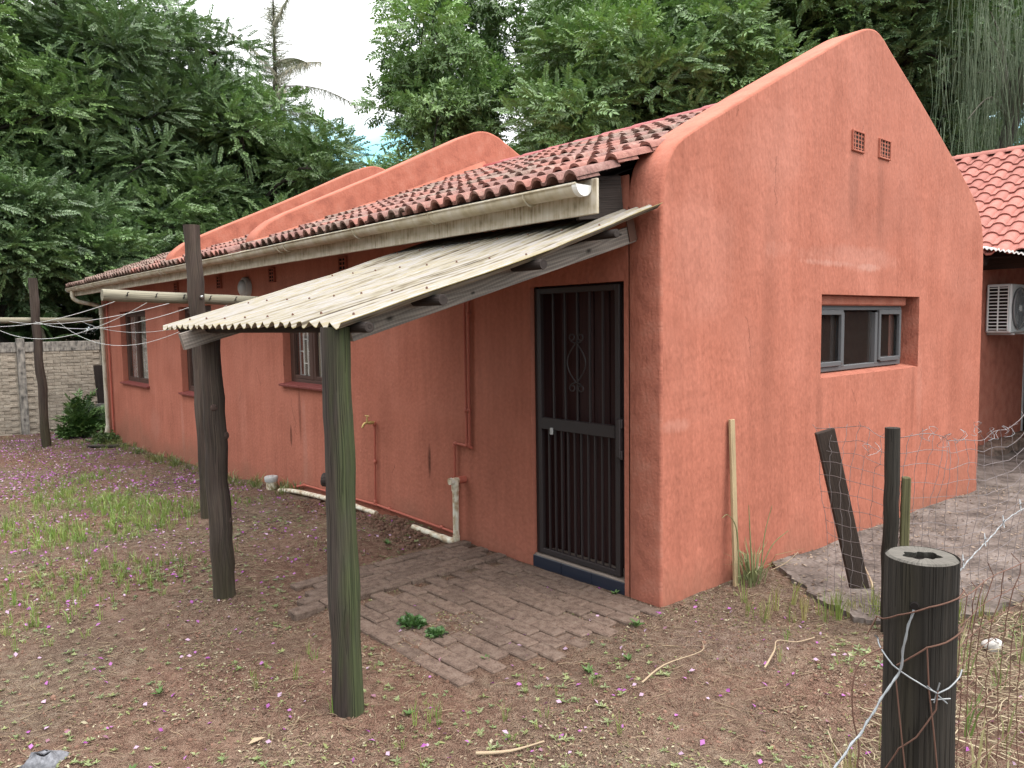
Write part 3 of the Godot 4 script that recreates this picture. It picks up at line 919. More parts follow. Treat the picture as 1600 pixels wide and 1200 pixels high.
func make_house() -> void:
	var h := thing("house", "long low terracotta painted house with curved gable parapets, red tiled roof and gated door", "house", Vector3(2.9, -0.1, -6.9))
	var zf := -13.75
	# long wall with its openings: [z far, z near, y low, y high]
	var wins := [[-12.45, -10.85, 0.845, 2.14], [-9.12, -7.75, 0.845, 2.14], [-5.48, -3.98, 1.165, 2.14]]
	var door := [-1.205, -0.30, -0.3, 2.09]
	var zs := ticks([[zf, -0.252, 0.45]])
	var ys := [-0.6, -0.3, 0.845, 1.165, 2.09, 2.14, 2.76]
	for q in wins + [door]:
		for e in [q[0], q[1]]:
			zs.append(e)
	zs.sort()
	var w := begin()
	for i in zs.size() - 1:
		for j in ys.size() - 1:
			var zm: float = (zs[i] + zs[i + 1]) / 2
			var ym: float = (ys[j] + ys[j + 1]) / 2
			var open: bool = zs[i + 1] - zs[i] < 1e-5
			for q in wins + [door]:
				if zm > q[0] and zm < q[1] and ym > q[2] and ym < q[3]:
					open = true
			if open:
				continue
			var ps := []
			var us := []
			for c in [[i, j], [i, j + 1], [i + 1, j + 1], [i + 1, j]]:
				ps.append(Vector3(0, ys[c[1]], zs[c[0]]))
				us.append(Vector2(-zs[c[0]] / 14.2, 1.0 - (ys[c[1]] + 0.6) / 3.6))
			facing(w, ps, Vector3(5, 1, zm), us)
	for q in wins:
		reveal(w, q[0], q[1], q[2] - 0.03, q[3], 0.26)
	reveal(w, door[0], door[1], 0.06, door[3], 0.30)
	put("wall", done(w), M.plaster_long, h)
	# inner leaf, far wall, back wall, floor: the rooms behind the windows are closed
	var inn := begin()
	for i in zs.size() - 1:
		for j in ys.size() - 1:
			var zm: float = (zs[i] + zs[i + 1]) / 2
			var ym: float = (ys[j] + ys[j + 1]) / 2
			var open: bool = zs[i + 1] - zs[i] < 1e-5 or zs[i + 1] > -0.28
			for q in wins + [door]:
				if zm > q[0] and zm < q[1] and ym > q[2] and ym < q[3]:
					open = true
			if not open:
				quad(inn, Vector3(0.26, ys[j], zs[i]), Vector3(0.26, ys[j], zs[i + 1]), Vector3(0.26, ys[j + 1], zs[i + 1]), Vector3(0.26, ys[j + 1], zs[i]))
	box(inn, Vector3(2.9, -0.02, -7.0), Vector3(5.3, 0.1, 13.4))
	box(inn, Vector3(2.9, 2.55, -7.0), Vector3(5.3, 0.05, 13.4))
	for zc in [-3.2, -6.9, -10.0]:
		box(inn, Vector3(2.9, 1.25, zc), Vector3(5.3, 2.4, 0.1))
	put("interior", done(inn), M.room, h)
	var back := begin()
	box(back, Vector3(5.65, 1.1, -7.02), Vector3(0.22, 3.4, 13.4))
	box(back, Vector3(2.885, 1.1, zf + 0.11), Vector3(5.25, 3.4, 0.21))
	facing(back, [Vector3(0, 2.8, zf), Vector3(5.8, 2.8, zf), Vector3(2.9, 3.9, zf)], Vector3(2.9, 3, 0), [Vector2.ZERO, Vector2.ZERO, Vector2.ZERO])
	put("wall", done(back), M.plaster, h)

	# gable end with its window, and the two parapets farther along the roof
	var x1 := 5.80
	var pr := gable_profile(-0.6, 0.0, x1, 0.0)
	var g := parapet_mesh(pr, 0.0, 0.28, [[2.055, 4.0, 1.345, 2.02]], true)
	var gw := put("gable_wall", g[0], M.plaster_gable, h)
	put("coping", g[1], M.plaster, gw)
	# the inner face of the gable
	var gi := begin()
	for c in [[0.05, 5.75, -0.6, 1.345], [0.05, 2.055, 1.345, 2.02], [4.0, 5.75, 1.345, 2.02], [0.05, 5.75, 2.02, 2.75]]:
		quad(gi, Vector3(c[0], c[2], -0.281), Vector3(c[1], c[2], -0.281), Vector3(c[1], c[3], -0.281), Vector3(c[0], c[3], -0.281))
	facing(gi, [Vector3(0.05, 2.75, -0.281), Vector3(5.75, 2.75, -0.281), Vector3(2.9, 4.2, -0.281)], Vector3(2.9, 3, 1), [Vector2.ZERO, Vector2.ZERO, Vector2.ZERO])
	put("gable_inside", done(gi), M.plaster, gw)
	for zz in [-5.2, -8.05]:
		var pts := [Vector2(-0.40, 2.70), Vector2(-0.40, 2.80), Vector2(-0.30, 2.92), Vector2(0.0, 3.11), Vector2(1.265, 3.70), Vector2(2.2, 4.16), Vector2(2.55, 4.33), Vector2(2.75, 4.405), Vector2(2.92, 4.425), Vector2(3.1, 4.39), Vector2(3.3, 4.30), Vector2(4.6, 3.68), Vector2(5.8, 3.11), Vector2(6.2, 2.82), Vector2(6.2, 2.70)]
		var sp := []
		for i in pts.size() - 1:
			for k in 3:
				sp.append(pts[i].cubic_interpolate(pts[i + 1], pts[maxi(i - 1, 0)], pts[mini(i + 2, pts.size() - 1)], k / 3.0))
		sp.append(pts[pts.size() - 1])
		var pm := parapet_mesh(sp, zz, 0.26, [], false)
		var par := put("parapet", pm[0], M.plaster, h)
		put("coping", pm[1], M.plaster, par)
		# plastered flashing where the tiles meet it
		var fl := begin()
		fl.set_smooth_group(0)
		for i in 24:
			var xa := lerpf(-0.42, 2.85, i / 24.0)
			var xb := lerpf(-0.42, 2.85, (i + 1) / 24.0)
			var ya := roof_y(xa) + 0.035 + 0.008 * wob.get_noise_1d(xa * 9) + 0.06 * maxf(0.0, xa - 1.4) / 1.5
			var yb := roof_y(xb) + 0.035 + 0.008 * wob.get_noise_1d(xb * 9) + 0.06 * maxf(0.0, xb - 1.4) / 1.5
			quad(fl, Vector3(xa, ya, zz + 0.012), Vector3(xb, yb, zz + 0.012), Vector3(xb, yb - 0.05, zz + 0.05), Vector3(xa, ya - 0.05, zz + 0.05))
			quad(fl, Vector3(xa, ya - 0.05, zz + 0.05), Vector3(xb, yb - 0.05, zz + 0.05), Vector3(xb, roof_y(xb) + 0.01, zz + 0.10), Vector3(xa, roof_y(xa) + 0.01, zz + 0.10))
		put("flashing", done(fl), M.plaster, par)
	# gable window
	gable_window(gw)
	louvre_vent(h, Vector3(2.62, 3.29, 0.0), 0.22, 0.17, Vector3(0, 0, 1), 4, 5, false)
	louvre_vent(h, Vector3(3.13, 3.295, 0.0), 0.23, 0.17, Vector3(0, 0, 1), 4, 5, false)
	for zz in [-3.97, -5.67, -7.36, -9.13]:
		louvre_vent(h, Vector3(-0.012, 2.43, zz), 0.15, 0.17, Vector3(-1, 0, 0), 2, 4, true)

	# roof: deck, tiles, ridge
	var dk := begin()
	var under := -0.075
	quad(dk, Vector3(-0.47, roof_y(-0.47) + under, -0.285), Vector3(-0.47, roof_y(-0.47) + under, -13.85), Vector3(2.9, roof_y(2.9) + under, -13.85), Vector3(2.9, roof_y(2.9) + under, -0.285))
	quad(dk, Vector3(-0.47, roof_y(-0.47) + under - 0.03, -0.285), Vector3(-0.47, roof_y(-0.47) + under - 0.03, -13.85), Vector3(2.9, roof_y(2.9) + under - 0.03, -13.85), Vector3(2.9, roof_y(2.9) + under - 0.03, -0.285))
	var roof := put("roof", done(dk), M.underlay, h)
	var rb := begin()
	for sgn in [0.0, 0.03]:
		quad(rb, Vector3(6.3, roof_y(-0.5) - sgn, -0.285), Vector3(6.3, roof_y(-0.5) - sgn, -13.85), Vector3(2.9, roof_y(2.9) - sgn, -13.85), Vector3(2.9, roof_y(2.9) - sgn, -0.285))
	put("rear_slope", done(rb), M.tile1, roof)
	var shapes := []
	for k in 4:
		shapes.append(tile_mesh(0.30, 0.405, 2, 0.046, 0.0015))
	var down := Vector3(-1, -0.367, 0).normalized()
	var bs := slope_basis(down, Vector3(0, 0, 1))
	var slope := 3.42 * sqrt(1 + 0.367 * 0.367)
	var rows := 10
	var step := slope / rows
	var near := []
	for c in 46:
		var zc := -0.155 - 0.15 - c * 0.2985
		if zc < -13.85:
			break
		for r in rows:
			var up := (r + 1) * step
			var o := Vector3(-0.545, roof_y(-0.545), zc) - down * up
			o += bs.y * (-0.035 + rf(-0.004, 0.004)) + Vector3(0, 0, rf(-0.006, 0.006)) - down * (rf(-0.014, 0.014) - (0.03 if rng.randf() < 0.05 else 0.0))
			var hid := false
			for pz in [-5.33, -8.18]:
				if absf(zc - pz) < 0.10:
					hid = true
			if zc > -0.42 and r > 0 and r < 1:
				hid = true
			if hid:
				continue
			near.append(Transform3D(bs * Basis.from_euler(Vector3(rf(-0.02, 0.02), rf(-0.018, 0.018), rf(-0.025, 0.025))), o))
	var st := begin()
	for i in near.size():
		if i < 298:
			piece("tile", shapes[rng.randi() % 4], M["tile%d" % (rng.randi() % 4)], roof, near[i])
		else:
			st.append_from(shapes[i % 4], 0, near[i])
	put("far_tiles", st.commit(), M.tile2, roof, "stuff")
	var cap := cap_piece(0.13, 0.46)
	var zc := -0.30
	while zc > -13.8:
		if absf(zc + 5.33) > 0.4 and absf(zc + 8.18) > 0.4:
			piece("ridge_cap", cap, M.ridge_red, roof, Transform3D(Basis(Vector3(-1, 0, 0), Vector3.UP, Vector3(0, 0, -1)), Vector3(2.9, roof_y(2.9) - 0.055, zc)))
		zc -= 0.45

	# eaves: fascia, gutter, rafters, downpipe
	var fa := begin()
	var ends := [-0.115, -2.6, -5.6, -8.5, -11.2, -13.9]
	for i in 5:
		box(fa, Vector3(-0.445, 2.565 + 0.002 * i, (ends[i] + ends[i + 1]) / 2), Vector3(0.022, 0.205, ends[i] - ends[i + 1] - 0.004), Basis(), 0.003)
	var fascia := put("fascia", done(fa), M.fascia, h)
	var gt := begin()
	gt.set_smooth_group(0)
	var gz := line(Vector3(-0.518, 2.628, -0.165), Vector3(-0.518, 2.612, -13.9), 28)
	for i in gz.size() - 1:
		for k in 10:
			var pa := []
			for w2 in [[i, k], [i + 1, k], [i + 1, k + 1], [i, k + 1]]:
				var a: float = PI + PI * w2[1] / 10.0
				var c: Vector3 = gz[w2[0]] + Vector3(0, 0.004 * sin(w2[0] * 1.7), 0)
				pa.append(c + Vector3(cos(a) * 0.062, sin(a) * 0.062, 0))
			quad(gt, pa[0], pa[1], pa[2], pa[3])
			quad(gt, pa[0] * 1.0 + Vector3(0.004, 0.003, 0), pa[1] + Vector3(0.004, 0.003, 0), pa[2] + Vector3(0.004, 0.003, 0), pa[3] + Vector3(0.004, 0.003, 0))
	var gutter := put("gutter", done(gt), M.gutter, h)
	var lip := begin()
	tube(lip, [gz[0] + Vector3(-0.064, 0.003, 0), gz[7] + Vector3(-0.064, 0.007, 0), gz[14] + Vector3(-0.064, 0, 0), gz[21] + Vector3(-0.064, 0.004, 0), gz[28] + Vector3(-0.064, 0, 0)], [0.008], 6)
	put("rim", done(lip), M.gutter, gutter)
	for e in [0, 28]:
		var ec := begin()
		var c: Vector3 = gz[e]
		var zd := 0.006 if e == 0 else -0.006
		for k in 12:
			var a := PI + PI * k / 12.0
			var b := PI + PI * (k + 1) / 12.0
			tri(ec, c + Vector3(0, 0, zd), c + Vector3(cos(a), sin(a), 0) * 0.066 + Vector3(0, 0, zd), c + Vector3(cos(b), sin(b), 0) * 0.066 + Vector3(0, 0, zd))
			quad(ec, c + Vector3(cos(a), sin(a), 0) * 0.068 + Vector3(0, 0, zd), c + Vector3(cos(b), sin(b), 0) * 0.068 + Vector3(0, 0, zd), c + Vector3(cos(b), sin(b), 0) * 0.068 - Vector3(0, 0, 0.03 * signf(zd)), c + Vector3(cos(a), sin(a), 0) * 0.068 - Vector3(0, 0, 0.03 * signf(zd)))
		put("end_cap", done(ec), M.white_plastic, gutter)
	for zb in [-0.62, -1.65, -2.75, -4.1, -4.25, -5.4, -6.6, -7.9, -8.05, -9.3, -10.6, -11.8, -13.0]:
		var br := begin()
		var pp := []
		for k in 9:
			var a := PI + PI * k / 8.0
			pp.append(Vector3(-0.518 + cos(a) * 0.066, 2.626 - 0.016 * (-zb / 13.9) + sin(a) * 0.066, zb))
		for k in 8:
			bar(br, pp[k], pp[k + 1], 0.012 if k > 0 else 0.014, 0.006, Vector3.FORWARD)
		put("bracket", done(br), M.gutter, gutter)
	var rf2 := begin()
	for zr in [-0.34, -1.2, -2.0, -2.9, -3.8, -4.7, -5.6, -6.5, -7.4, -8.3, -9.2, -10.1, -11.0, -11.9, -12.8, -13.6]:
		box(rf2, Vector3(-0.22, roof_y(-0.22) - 0.165, zr), Vector3(0.44, 0.11, 0.05), Basis(Vector3(0, 0, 1), atan(0.36)))
	put("rafter", done(rf2), M.wood_dark, roof)
	var eb := begin()
	box(eb, Vector3(-0.225, 2.60, -0.31), Vector3(0.42, 0.26, 0.03), Basis(Vector3(0, 0, 1), 0.12), 0.003)
	put("eaves_board", done(eb), M.wood_dark, roof)
	# downpipe at the far corner
	var dp := begin()
	tube(dp, smooth_path([Vector3(-0.518, 2.56, -13.62), Vector3(-0.515, 2.44, -13.62), Vector3(-0.42, 2.36, -13.6), Vector3(-0.16, 2.30, -13.55), Vector3(-0.062, 2.22, -13.52), Vector3(-0.062, 2.0, -13.52)], 4), [0.04], 10)
	tube(dp, [Vector3(-0.062, 2.05, -13.52), Vector3(-0.06, -0.13, -13.52)], [0.038], 10)
	tube(dp, [Vector3(-0.062, 2.24, -13.52), Vector3(-0.062, 2.10, -13.52)], [0.045], 10)
	tube(dp, [Vector3(-0.06, -0.08, -13.52), Vector3(-0.085, -0.24, -13.52)], [0.045], 10)
	put("downpipe", done(dp), M.gutter, h)
	var rp := begin()
	tube(rp, [Vector3(-0.03, 2.4, -13.22), Vector3(-0.03, -0.32, -13.22)], [0.018], 8)
	put("wall_pipe", done(rp), M.pipe_red, h)

	side_window(h, -12.45, -10.85, 0.845, 2.14, [-11.75], true, [[-12.4, -11.9], [-11.5, -10.9]])
	side_window(h, -9.12, -7.75, 0.845, 2.14, [-8.45], true, [[-9.1, -7.8]])
	side_window(h, -5.48, -3.98, 1.165, 2.14, [-4.93], true, [[-5.42, -5.12]])

	# bulkhead lamp, unlit
	var bl := begin()
	tube(bl, [Vector3(0.0, 2.314, -6.44), Vector3(-0.05, 2.314, -6.44), Vector3(-0.062, 2.314, -6.44)], [0.135, 0.135, 0.12], 24)
	var lamp := put("wall_light", done(bl), M.lamp_rim, h)
	var dome := begin()
	tube(dome, [Vector3(-0.06, 2.314, -6.44), Vector3(-0.085, 2.314, -6.44), Vector3(-0.105, 2.314, -6.44), Vector3(-0.112, 2.314, -6.44)], [0.10, 0.095, 0.06, 0.01], 24)
	put("glass_cover", done(dome), M.lamp_glass, lamp)

	make_door(h)
	make_pipes(h)

func gable_window(gw: Node) -> void:
	var x0 := 2.055
	var x1 := 4.0
	var y0 := 1.345
	var y1 := 2.02
	var d := 0.17
	var rv := begin()
	for q in [[Vector3(x0, y0, 0), Vector3(x0, y0, -d), Vector3(x0, y1, -d), Vector3(x0, y1, 0), Vector3(x0 - 1, y0, 0)], [Vector3(x1, y0, 0), Vector3(x1, y0, -d), Vector3(x1, y1, -d), Vector3(x1, y1, 0), Vector3(x1 + 1, y0, 0)], [Vector3(x0, y1, 0), Vector3(x1, y1, 0), Vector3(x1, y1, -d), Vector3(x0, y1, -d), Vector3(x0, y1 + 1, 0)], [Vector3(x0, y0, 0), Vector3(x1, y0, 0), Vector3(x1, y0 + 0.03, -d), Vector3(x0, y0 + 0.03, -d), Vector3(x0, y0 - 1, 0)]]:
		facing(rv, [q[0], q[1], q[2], q[3]], q[4], [Vector2.ZERO, Vector2.ZERO, Vector2.ZERO, Vector2.ZERO])
	# lintel band hanging in the head of the recess
	box(rv, Vector3((x0 + x1) / 2 - 0.06, y1 - 0.0425, -0.115), Vector3(x1 - x0 - 0.14, 0.085, 0.09), Basis(), 0.012)
	put("window_recess", done(rv), M.plaster, gw)
	var f := begin()
	var zt := y1 - 0.085
	var fx1 := x1 - 0.14
	var z := -0.135
	for xx in [x0 + 0.02, fx1 - 0.02]:
		box(f, Vector3(xx, (y0 + 0.03 + zt) / 2, z), Vector3(0.04, zt - y0 - 0.03, 0.05), Basis(), 0.004)
	for yy in [y0 + 0.052, zt - 0.02]:
		box(f, Vector3((x0 + fx1) / 2, yy, z + 0.001), Vector3(fx1 - x0 - 0.08, 0.04, 0.05), Basis(), 0.004)
	var mul := [x0 + 0.60, x0 + 1.26]
	for m in mul:
		box(f, Vector3(m, (y0 + zt) / 2, z + 0.002), Vector3(0.05, zt - y0 - 0.12, 0.055), Basis(), 0.004)
	var win := put("window", done(f), M.steel_frame, gw)
	var ed := [x0 + 0.04, mul[0] - 0.025, mul[0] + 0.025, mul[1] - 0.025, mul[1] + 0.025, fx1 - 0.04]
	for k in range(0, 6, 2):
		var a: float = ed[k]
		var b: float = ed[k + 1]
		var g := begin()
		box(g, Vector3((a + b) / 2, (y0 + zt) / 2, z - 0.005), Vector3(b - a, zt - y0 - 0.1, 0.004))
		put("pane", done(g), M.glass, win)
		if k != 2:
			var s := begin()
			for xx in [a + 0.018, b - 0.018]:
				box(s, Vector3(xx, (y0 + 0.05 + zt) / 2, z + 0.03), Vector3(0.036, zt - y0 - 0.13, 0.03), Basis(), 0.004)
			for yy in [y0 + 0.095, zt - 0.06]:
				box(s, Vector3((a + b) / 2, yy, z + 0.031), Vector3(b - a - 0.072, 0.04, 0.03), Basis(), 0.004)
			put("sash", done(s), M.steel_frame, win)

func pleats_x(x0: float, x1: float, y0: float, y1: float, z: float, n: int) -> ArrayMesh:
	var s := begin()
	s.set_smooth_group(0)
	for i in n:
		var xa := lerpf(x0, x1, float(i) / n)
		var xb := lerpf(x0, x1, float(i + 1) / n)
		quad(s, Vector3(xa, y0, z + 0.02 * sin(i * 1.4)), Vector3(xb, y0, z + 0.02 * sin((i + 1) * 1.4)), Vector3(xb, y1, z + 0.02 * sin((i + 1) * 1.4)), Vector3(xa, y1, z + 0.02 * sin(i * 1.4)))
	return done(s)

func make_door(h: Node3D) -> void:
	var z0 := -1.205
	var z1 := -0.30
	# timber door set back in the opening
	var d := begin()
	box(d, Vector3(0.245, 1.08, (z0 + z1) / 2), Vector3(0.05, 2.02, z1 - z0 - 0.01))
	var door := put("door", done(d), M.door_wood, h)
	for k in 6:
		var s := begin()
		box(s, Vector3(0.208, 1.08, z0 + 0.075 + k * 0.151), Vector3(0.022, 1.98, 0.138), Basis(), 0.008)
		put("plank", done(s), M.door_wood, door)
	var jb := begin()
	for zz in [z0 + 0.012, z1 - 0.012]:
		box(jb, Vector3(0.185, 1.08, zz), Vector3(0.21, 2.0, 0.022), Basis(), 0.003)
	box(jb, Vector3(0.185, 2.079, (z0 + z1) / 2), Vector3(0.21, 0.02, z1 - z0 - 0.05), Basis(), 0.003)
	put("frame", done(jb), M.door_wood, door)
	# step of dark glazed tiles
	var cm := begin()
	box(cm, Vector3(0.13, 0.02, (z0 + z1) / 2), Vector3(0.24, 0.13, z1 - z0 - 0.004), Basis(), 0.006)
	var step := put("step", done(cm), M.step_cement, h)
	var n := 3
	for k in n:
		var a := lerpf(z0, z1, float(k) / n)
		var b := lerpf(z0, z1, float(k + 1) / n)
		var t := begin()
		box(t, Vector3(0.004, 0.012, (a + b) / 2), Vector3(0.012, 0.125, b - a - 0.006), Basis(), 0.002)
		put("tile", done(t), M.step_tile, step)
	# steel security gate
	var gx := 0.045
	var ga := -1.165
	var gb := -0.365
	var y0 := 0.095
	var y1 := 2.075
	var f := begin()
	for zz in [ga + 0.02, gb - 0.02]:
		box(f, Vector3(gx, (y0 + y1) / 2, zz), Vector3(0.035, y1 - y0, 0.04), Basis(), 0.003)
	for yy in [y0 + 0.02, y1 - 0.02]:
		box(f, Vector3(gx + 0.001, yy, (ga + gb) / 2), Vector3(0.035, 0.04, gb - ga - 0.08), Basis(), 0.003)
	box(f, Vector3(gx - 0.002, 1.085, (ga + gb) / 2), Vector3(0.042, 0.085, gb - ga - 0.08), Basis(), 0.003)
	# fixed outer frame
	for zz in [z0 + 0.012, z1 - 0.03]:
		box(f, Vector3(gx + 0.012, (y0 + y1) / 2, zz), Vector3(0.03, y1 - y0 + 0.02, 0.022), Basis(), 0.002)
	var gate := put("security_gate", done(f), M.gate_metal, h)
	for k in range(1, 6):
		var zz := lerpf(ga + 0.04, gb - 0.04, k / 6.0)
		var b := begin()
		bar(b, Vector3(gx, 1.125, zz), Vector3(gx, y1 - 0.04, zz), 0.013, 0.013)
		put("bar", done(b), M.gate_metal, gate)
	for k in range(1, 11):
		var zz := lerpf(ga + 0.04, gb - 0.04, k / 11.0)
		var b := begin()
		bar(b, Vector3(gx, y0 + 0.04, zz), Vector3(gx, 1.045, zz), 0.013, 0.013)
		put("bar", done(b), M.gate_metal, gate)
	# scrolled ornament: two bowed strips ending in curls
	var o := begin()
	var zc := lerpf(ga + 0.04, gb - 0.04, 0.5)
	for sg in [-1.0, 1.0]:
		var p := []
		for k in 25:
			var t := k / 24.0
			p.append(Vector3(gx - 0.012, lerpf(1.40, 1.68, t), zc + sg * 0.085 * sin(PI * t) ** 1.0 + sg * 0.004))
		tube(o, p, [0.005], 6)
		for e in [-1.0, 1.0]:
			var c := []
			var yc: float = 1.54 + e * 0.14
			for k in 22:
				var t := k / 21.0
				var a := t * TAU * 1.05
				var r := 0.036 * (1.0 - 0.62 * t)
				c.append(Vector3(gx - 0.012, yc + e * (0.036 - r * cos(a)) * 1.0, zc + sg * (0.008 + r * sin(a) * 1.0 + 0.03 * minf(1.0, t * 4.0))))
			tube(o, c, [0.005], 6)
	put("ornament", done(o), M.gate_metal, gate)
	var l := begin()
	box(l, Vector3(gx - 0.02, 1.05, gb + 0.012), Vector3(0.07, 0.26, 0.04), Basis(), 0.005)
	box(l, Vector3(gx - 0.03, 1.15, gb + 0.035), Vector3(0.04, 0.06, 0.02), Basis(), 0.003)
	box(l, Vector3(gx - 0.03, 0.94, gb + 0.035), Vector3(0.04, 0.06, 0.02), Basis(), 0.003)
	put("lock", done(l), M.gate_metal, gate)
	var pl := begin()
	box(pl, Vector3(gx - 0.03, 1.035, ga + 0.16), Vector3(0.018, 0.05, 0.022), Basis(), 0.003)
	put("padlock", done(pl), M.lamp_rim, gate)

func pipe_run(p: Array, r: float, joints: Array) -> ArrayMesh:
	var s := begin()
	for i in p.size() - 1:
		tube(s, [p[i], p[i + 1]], [r], 8)
	for i in range(1, p.size() - 1):
		var a: Vector3 = p[i] + (p[i - 1] - p[i]).normalized() * 0.03
		var b: Vector3 = p[i] + (p[i + 1] - p[i]).normalized() * 0.03
		tube(s, smooth_path([a, p[i], b], 3), [r * 1.45], 8)
	for j in joints:
		tube(s, [j[0] - j[1] * 0.022, j[0] - j[1] * 0.02, j[0] + j[1] * 0.02, j[0] + j[1] * 0.022], [r * 1.1, r * 1.5, r * 1.5, r * 1.1], 8)
	return done(s)

func make_pipes(h: Node3D) -> void:
	var y := Vector3.UP
	var x := -0.024
	put("water_pipe", pipe_run([Vector3(x, 2.5, -1.905), Vector3(x, 0.815, -1.935), Vector3(0.03, 0.80, -1.935)], 0.010, [[Vector3(x, 1.9, -1.915), y], [Vector3(x, 1.12, -1.93), y]]), M.pipe_red, h)
	put("water_pipe", pipe_run([Vector3(x - 0.004, 2.5, -1.965), Vector3(x - 0.004, 0.825, -1.965), Vector3(x - 0.004, 0.825, -2.135), Vector3(x - 0.004, 0.055, -2.15)], 0.011, [[Vector3(x - 0.004, 1.12, -1.965), y], [Vector3(x - 0.004, 0.50, -2.143), y], [Vector3(x - 0.004, 0.16, -2.15), y]]), M.pipe_red, h)
	put("water_pipe", pipe_run([Vector3(x - 0.004, 0.055, -2.15), Vector3(x - 0.004, 0.075, -3.45), Vector3(x - 0.004, 0.03, -5.0), Vector3(x - 0.01, -0.06, -5.35)], 0.012, [[Vector3(x, 0.06, -2.35), Vector3(0, 0, 1)], [Vector3(x, 0.073, -3.2), Vector3(0, 0, 1)], [Vector3(x, 0.05, -4.3), Vector3(0, 0, 1)]]), M.pipe_red, h)
	var stand := put("standpipe", pipe_run([Vector3(x - 0.004, 0.075, -3.45), Vector3(x - 0.004, 0.885, -3.42)], 0.011, [[Vector3(x - 0.004, 0.5, -3.43), y], [Vector3(x - 0.004, 0.1, -3.45), y], [Vector3(x - 0.004, 0.87, -3.42), y]]), M.pipe_red, h)
	var tp := begin()
	tube(tp, smooth_path([Vector3(x - 0.004, 0.885, -3.42), Vector3(-0.075, 0.888, -3.43), Vector3(-0.125, 0.885, -3.44), Vector3(-0.15, 0.845, -3.445)], 4), [0.014, 0.014, 0.016, 0.017, 0.017, 0.014, 0.012], 8)
	tube(tp, [Vector3(-0.10, 0.885, -3.437), Vector3(-0.10, 0.945, -3.437)], [0.012, 0.007], 8)
	bar(tp, Vector3(-0.10, 0.955, -3.475), Vector3(-0.10, 0.955, -3.40), 0.012, 0.010, Vector3.RIGHT, 0.003)
	put("tap", done(tp), M.brass, stand)
	# white waste pipe at the corner of the paving
	var px := -0.085
	var wp := begin()
	tube(wp, [Vector3(px, 0.0, -2.06), Vector3(px, 0.47, -2.06)], [0.026], 12)
	tube(wp, [Vector3(px, 0.44, -2.06), Vector3(px, 0.50, -2.06)], [0.032], 12)
	tube(wp, [Vector3(px, 0.50, -2.06), Vector3(px, 0.535, -2.06), Vector3(px, 0.548, -2.06)], [0.030, 0.030, 0.022], 12)
	tube(wp, [Vector3(px - 0.055, 0.527, -2.06), Vector3(0.0, 0.527, -2.045)], [0.024], 12)
	tube(wp, [Vector3(px - 0.06, 0.527, -2.06), Vector3(px - 0.035, 0.527, -2.06)], [0.029], 12)
	tube(wp, smooth_path([Vector3(px, 0.06, -2.06), Vector3(px, 0.015, -2.07), Vector3(px - 0.005, 0.0, -2.14), Vector3(px - 0.01, 0.005, -2.25)], 4), [0.031], 12)
	tube(wp, [Vector3(px - 0.01, 0.005, -2.2), Vector3(px - 0.06, 0.035, -2.62)], [0.026], 12)
	put("waste_pipe", done(wp), M.pvc, h)
	var stub := begin()
	tube(stub, [Vector3(0.0, 0.53, -2.03), Vector3(-0.06, 0.53, -2.04)], [0.03], 10)
	put("pipe_stub", done(stub), M.pipe_red, h)
	var wl := begin()
	tube(wl, smooth_path([Vector3(-0.16, 0.05, -3.22), Vector3(-0.17, 0.055, -3.7), Vector3(-0.15, 0.025, -4.2), Vector3(-0.12, -0.03, -5.0), Vector3(-0.12, -0.09, -5.45)], 4), [0.026], 10, true, null, 0.1)
	put("waste_pipe", done(wl), M.pvc, h)
	var vp := begin()
	tube(vp, [Vector3(-0.14, -0.2, -5.62), Vector3(-0.145, 0.03, -5.62)], [0.062], 14)
	var vent := put("gully_pipe", done(vp), M.pvc, h)
	var vc := begin()
	tube(vc, [Vector3(-0.145, 0.0, -5.62), Vector3(-0.146, 0.03, -5.62), Vector3(-0.147, 0.055, -5.62), Vector3(-0.147, 0.062, -5.62)], [0.074, 0.078, 0.078, 0.068], 16)
	tube(vc, [Vector3(-0.147, 0.06, -5.62), Vector3(-0.147, 0.07, -5.62)], [0.025], 10)
	put("cap", done(vc), M.lamp_rim, vent)

# ------------------------------------------------------------------ canopy

func moss(p: Vector3, n: Vector3) -> Color:
	var streak := wob.get_noise_3d(p.x * 45, p.y * 2.2, p.z * 45)
	var g := clampf((n.dot(Vector3(0.75, 0, 0.66)) + 0.15) * 1.0 + 0.9 * streak + 0.5 * wob.get_noise_3dv(p * 6.0), 0, 1) * 0.85
	var base := Color(0.056, 0.042, 0.036).lerp(Color(0.085, 0.068, 0.056), 0.5 + wob.get_noise_3d(p.x * 14, p.y * 1.5, p.z * 14))
	var c := base.lerp(Color(0.066, 0.082, 0.034), g)
	if n.y > 0.9:
		c = Color(0.2, 0.17, 0.13)
	return c

func bark_brown(p: Vector3, n: Vector3) -> Color:
	var k := 0.5 + 0.9 * wob.get_noise_3d(p.x * 12, p.y * 2.0, p.z * 12)
	var c := Color(0.046, 0.033, 0.028).lerp(Color(0.115, 0.085, 0.068), clampf(k, 0, 1))
	var low := clampf((0.55 - p.y) / 0.6, 0, 1) * clampf(n.z + 0.5, 0, 1)
	return c.lerp(Color(0.085, 0.075, 0.04), low * 0.6)

func pole_pts(foot: Vector3, head: Vector3, n: int, wander: float, sd: float) -> Array:
	var r := []
	for i in n + 1:
		var t := float(i) / n
		var w := wander * sin(t * PI)
		r.append(foot.lerp(head, t) + Vector3(wob.get_noise_2d(sd, t * 9.0), 0, wob.get_noise_2d(sd + 50, t * 9.0)) * w)
	return r

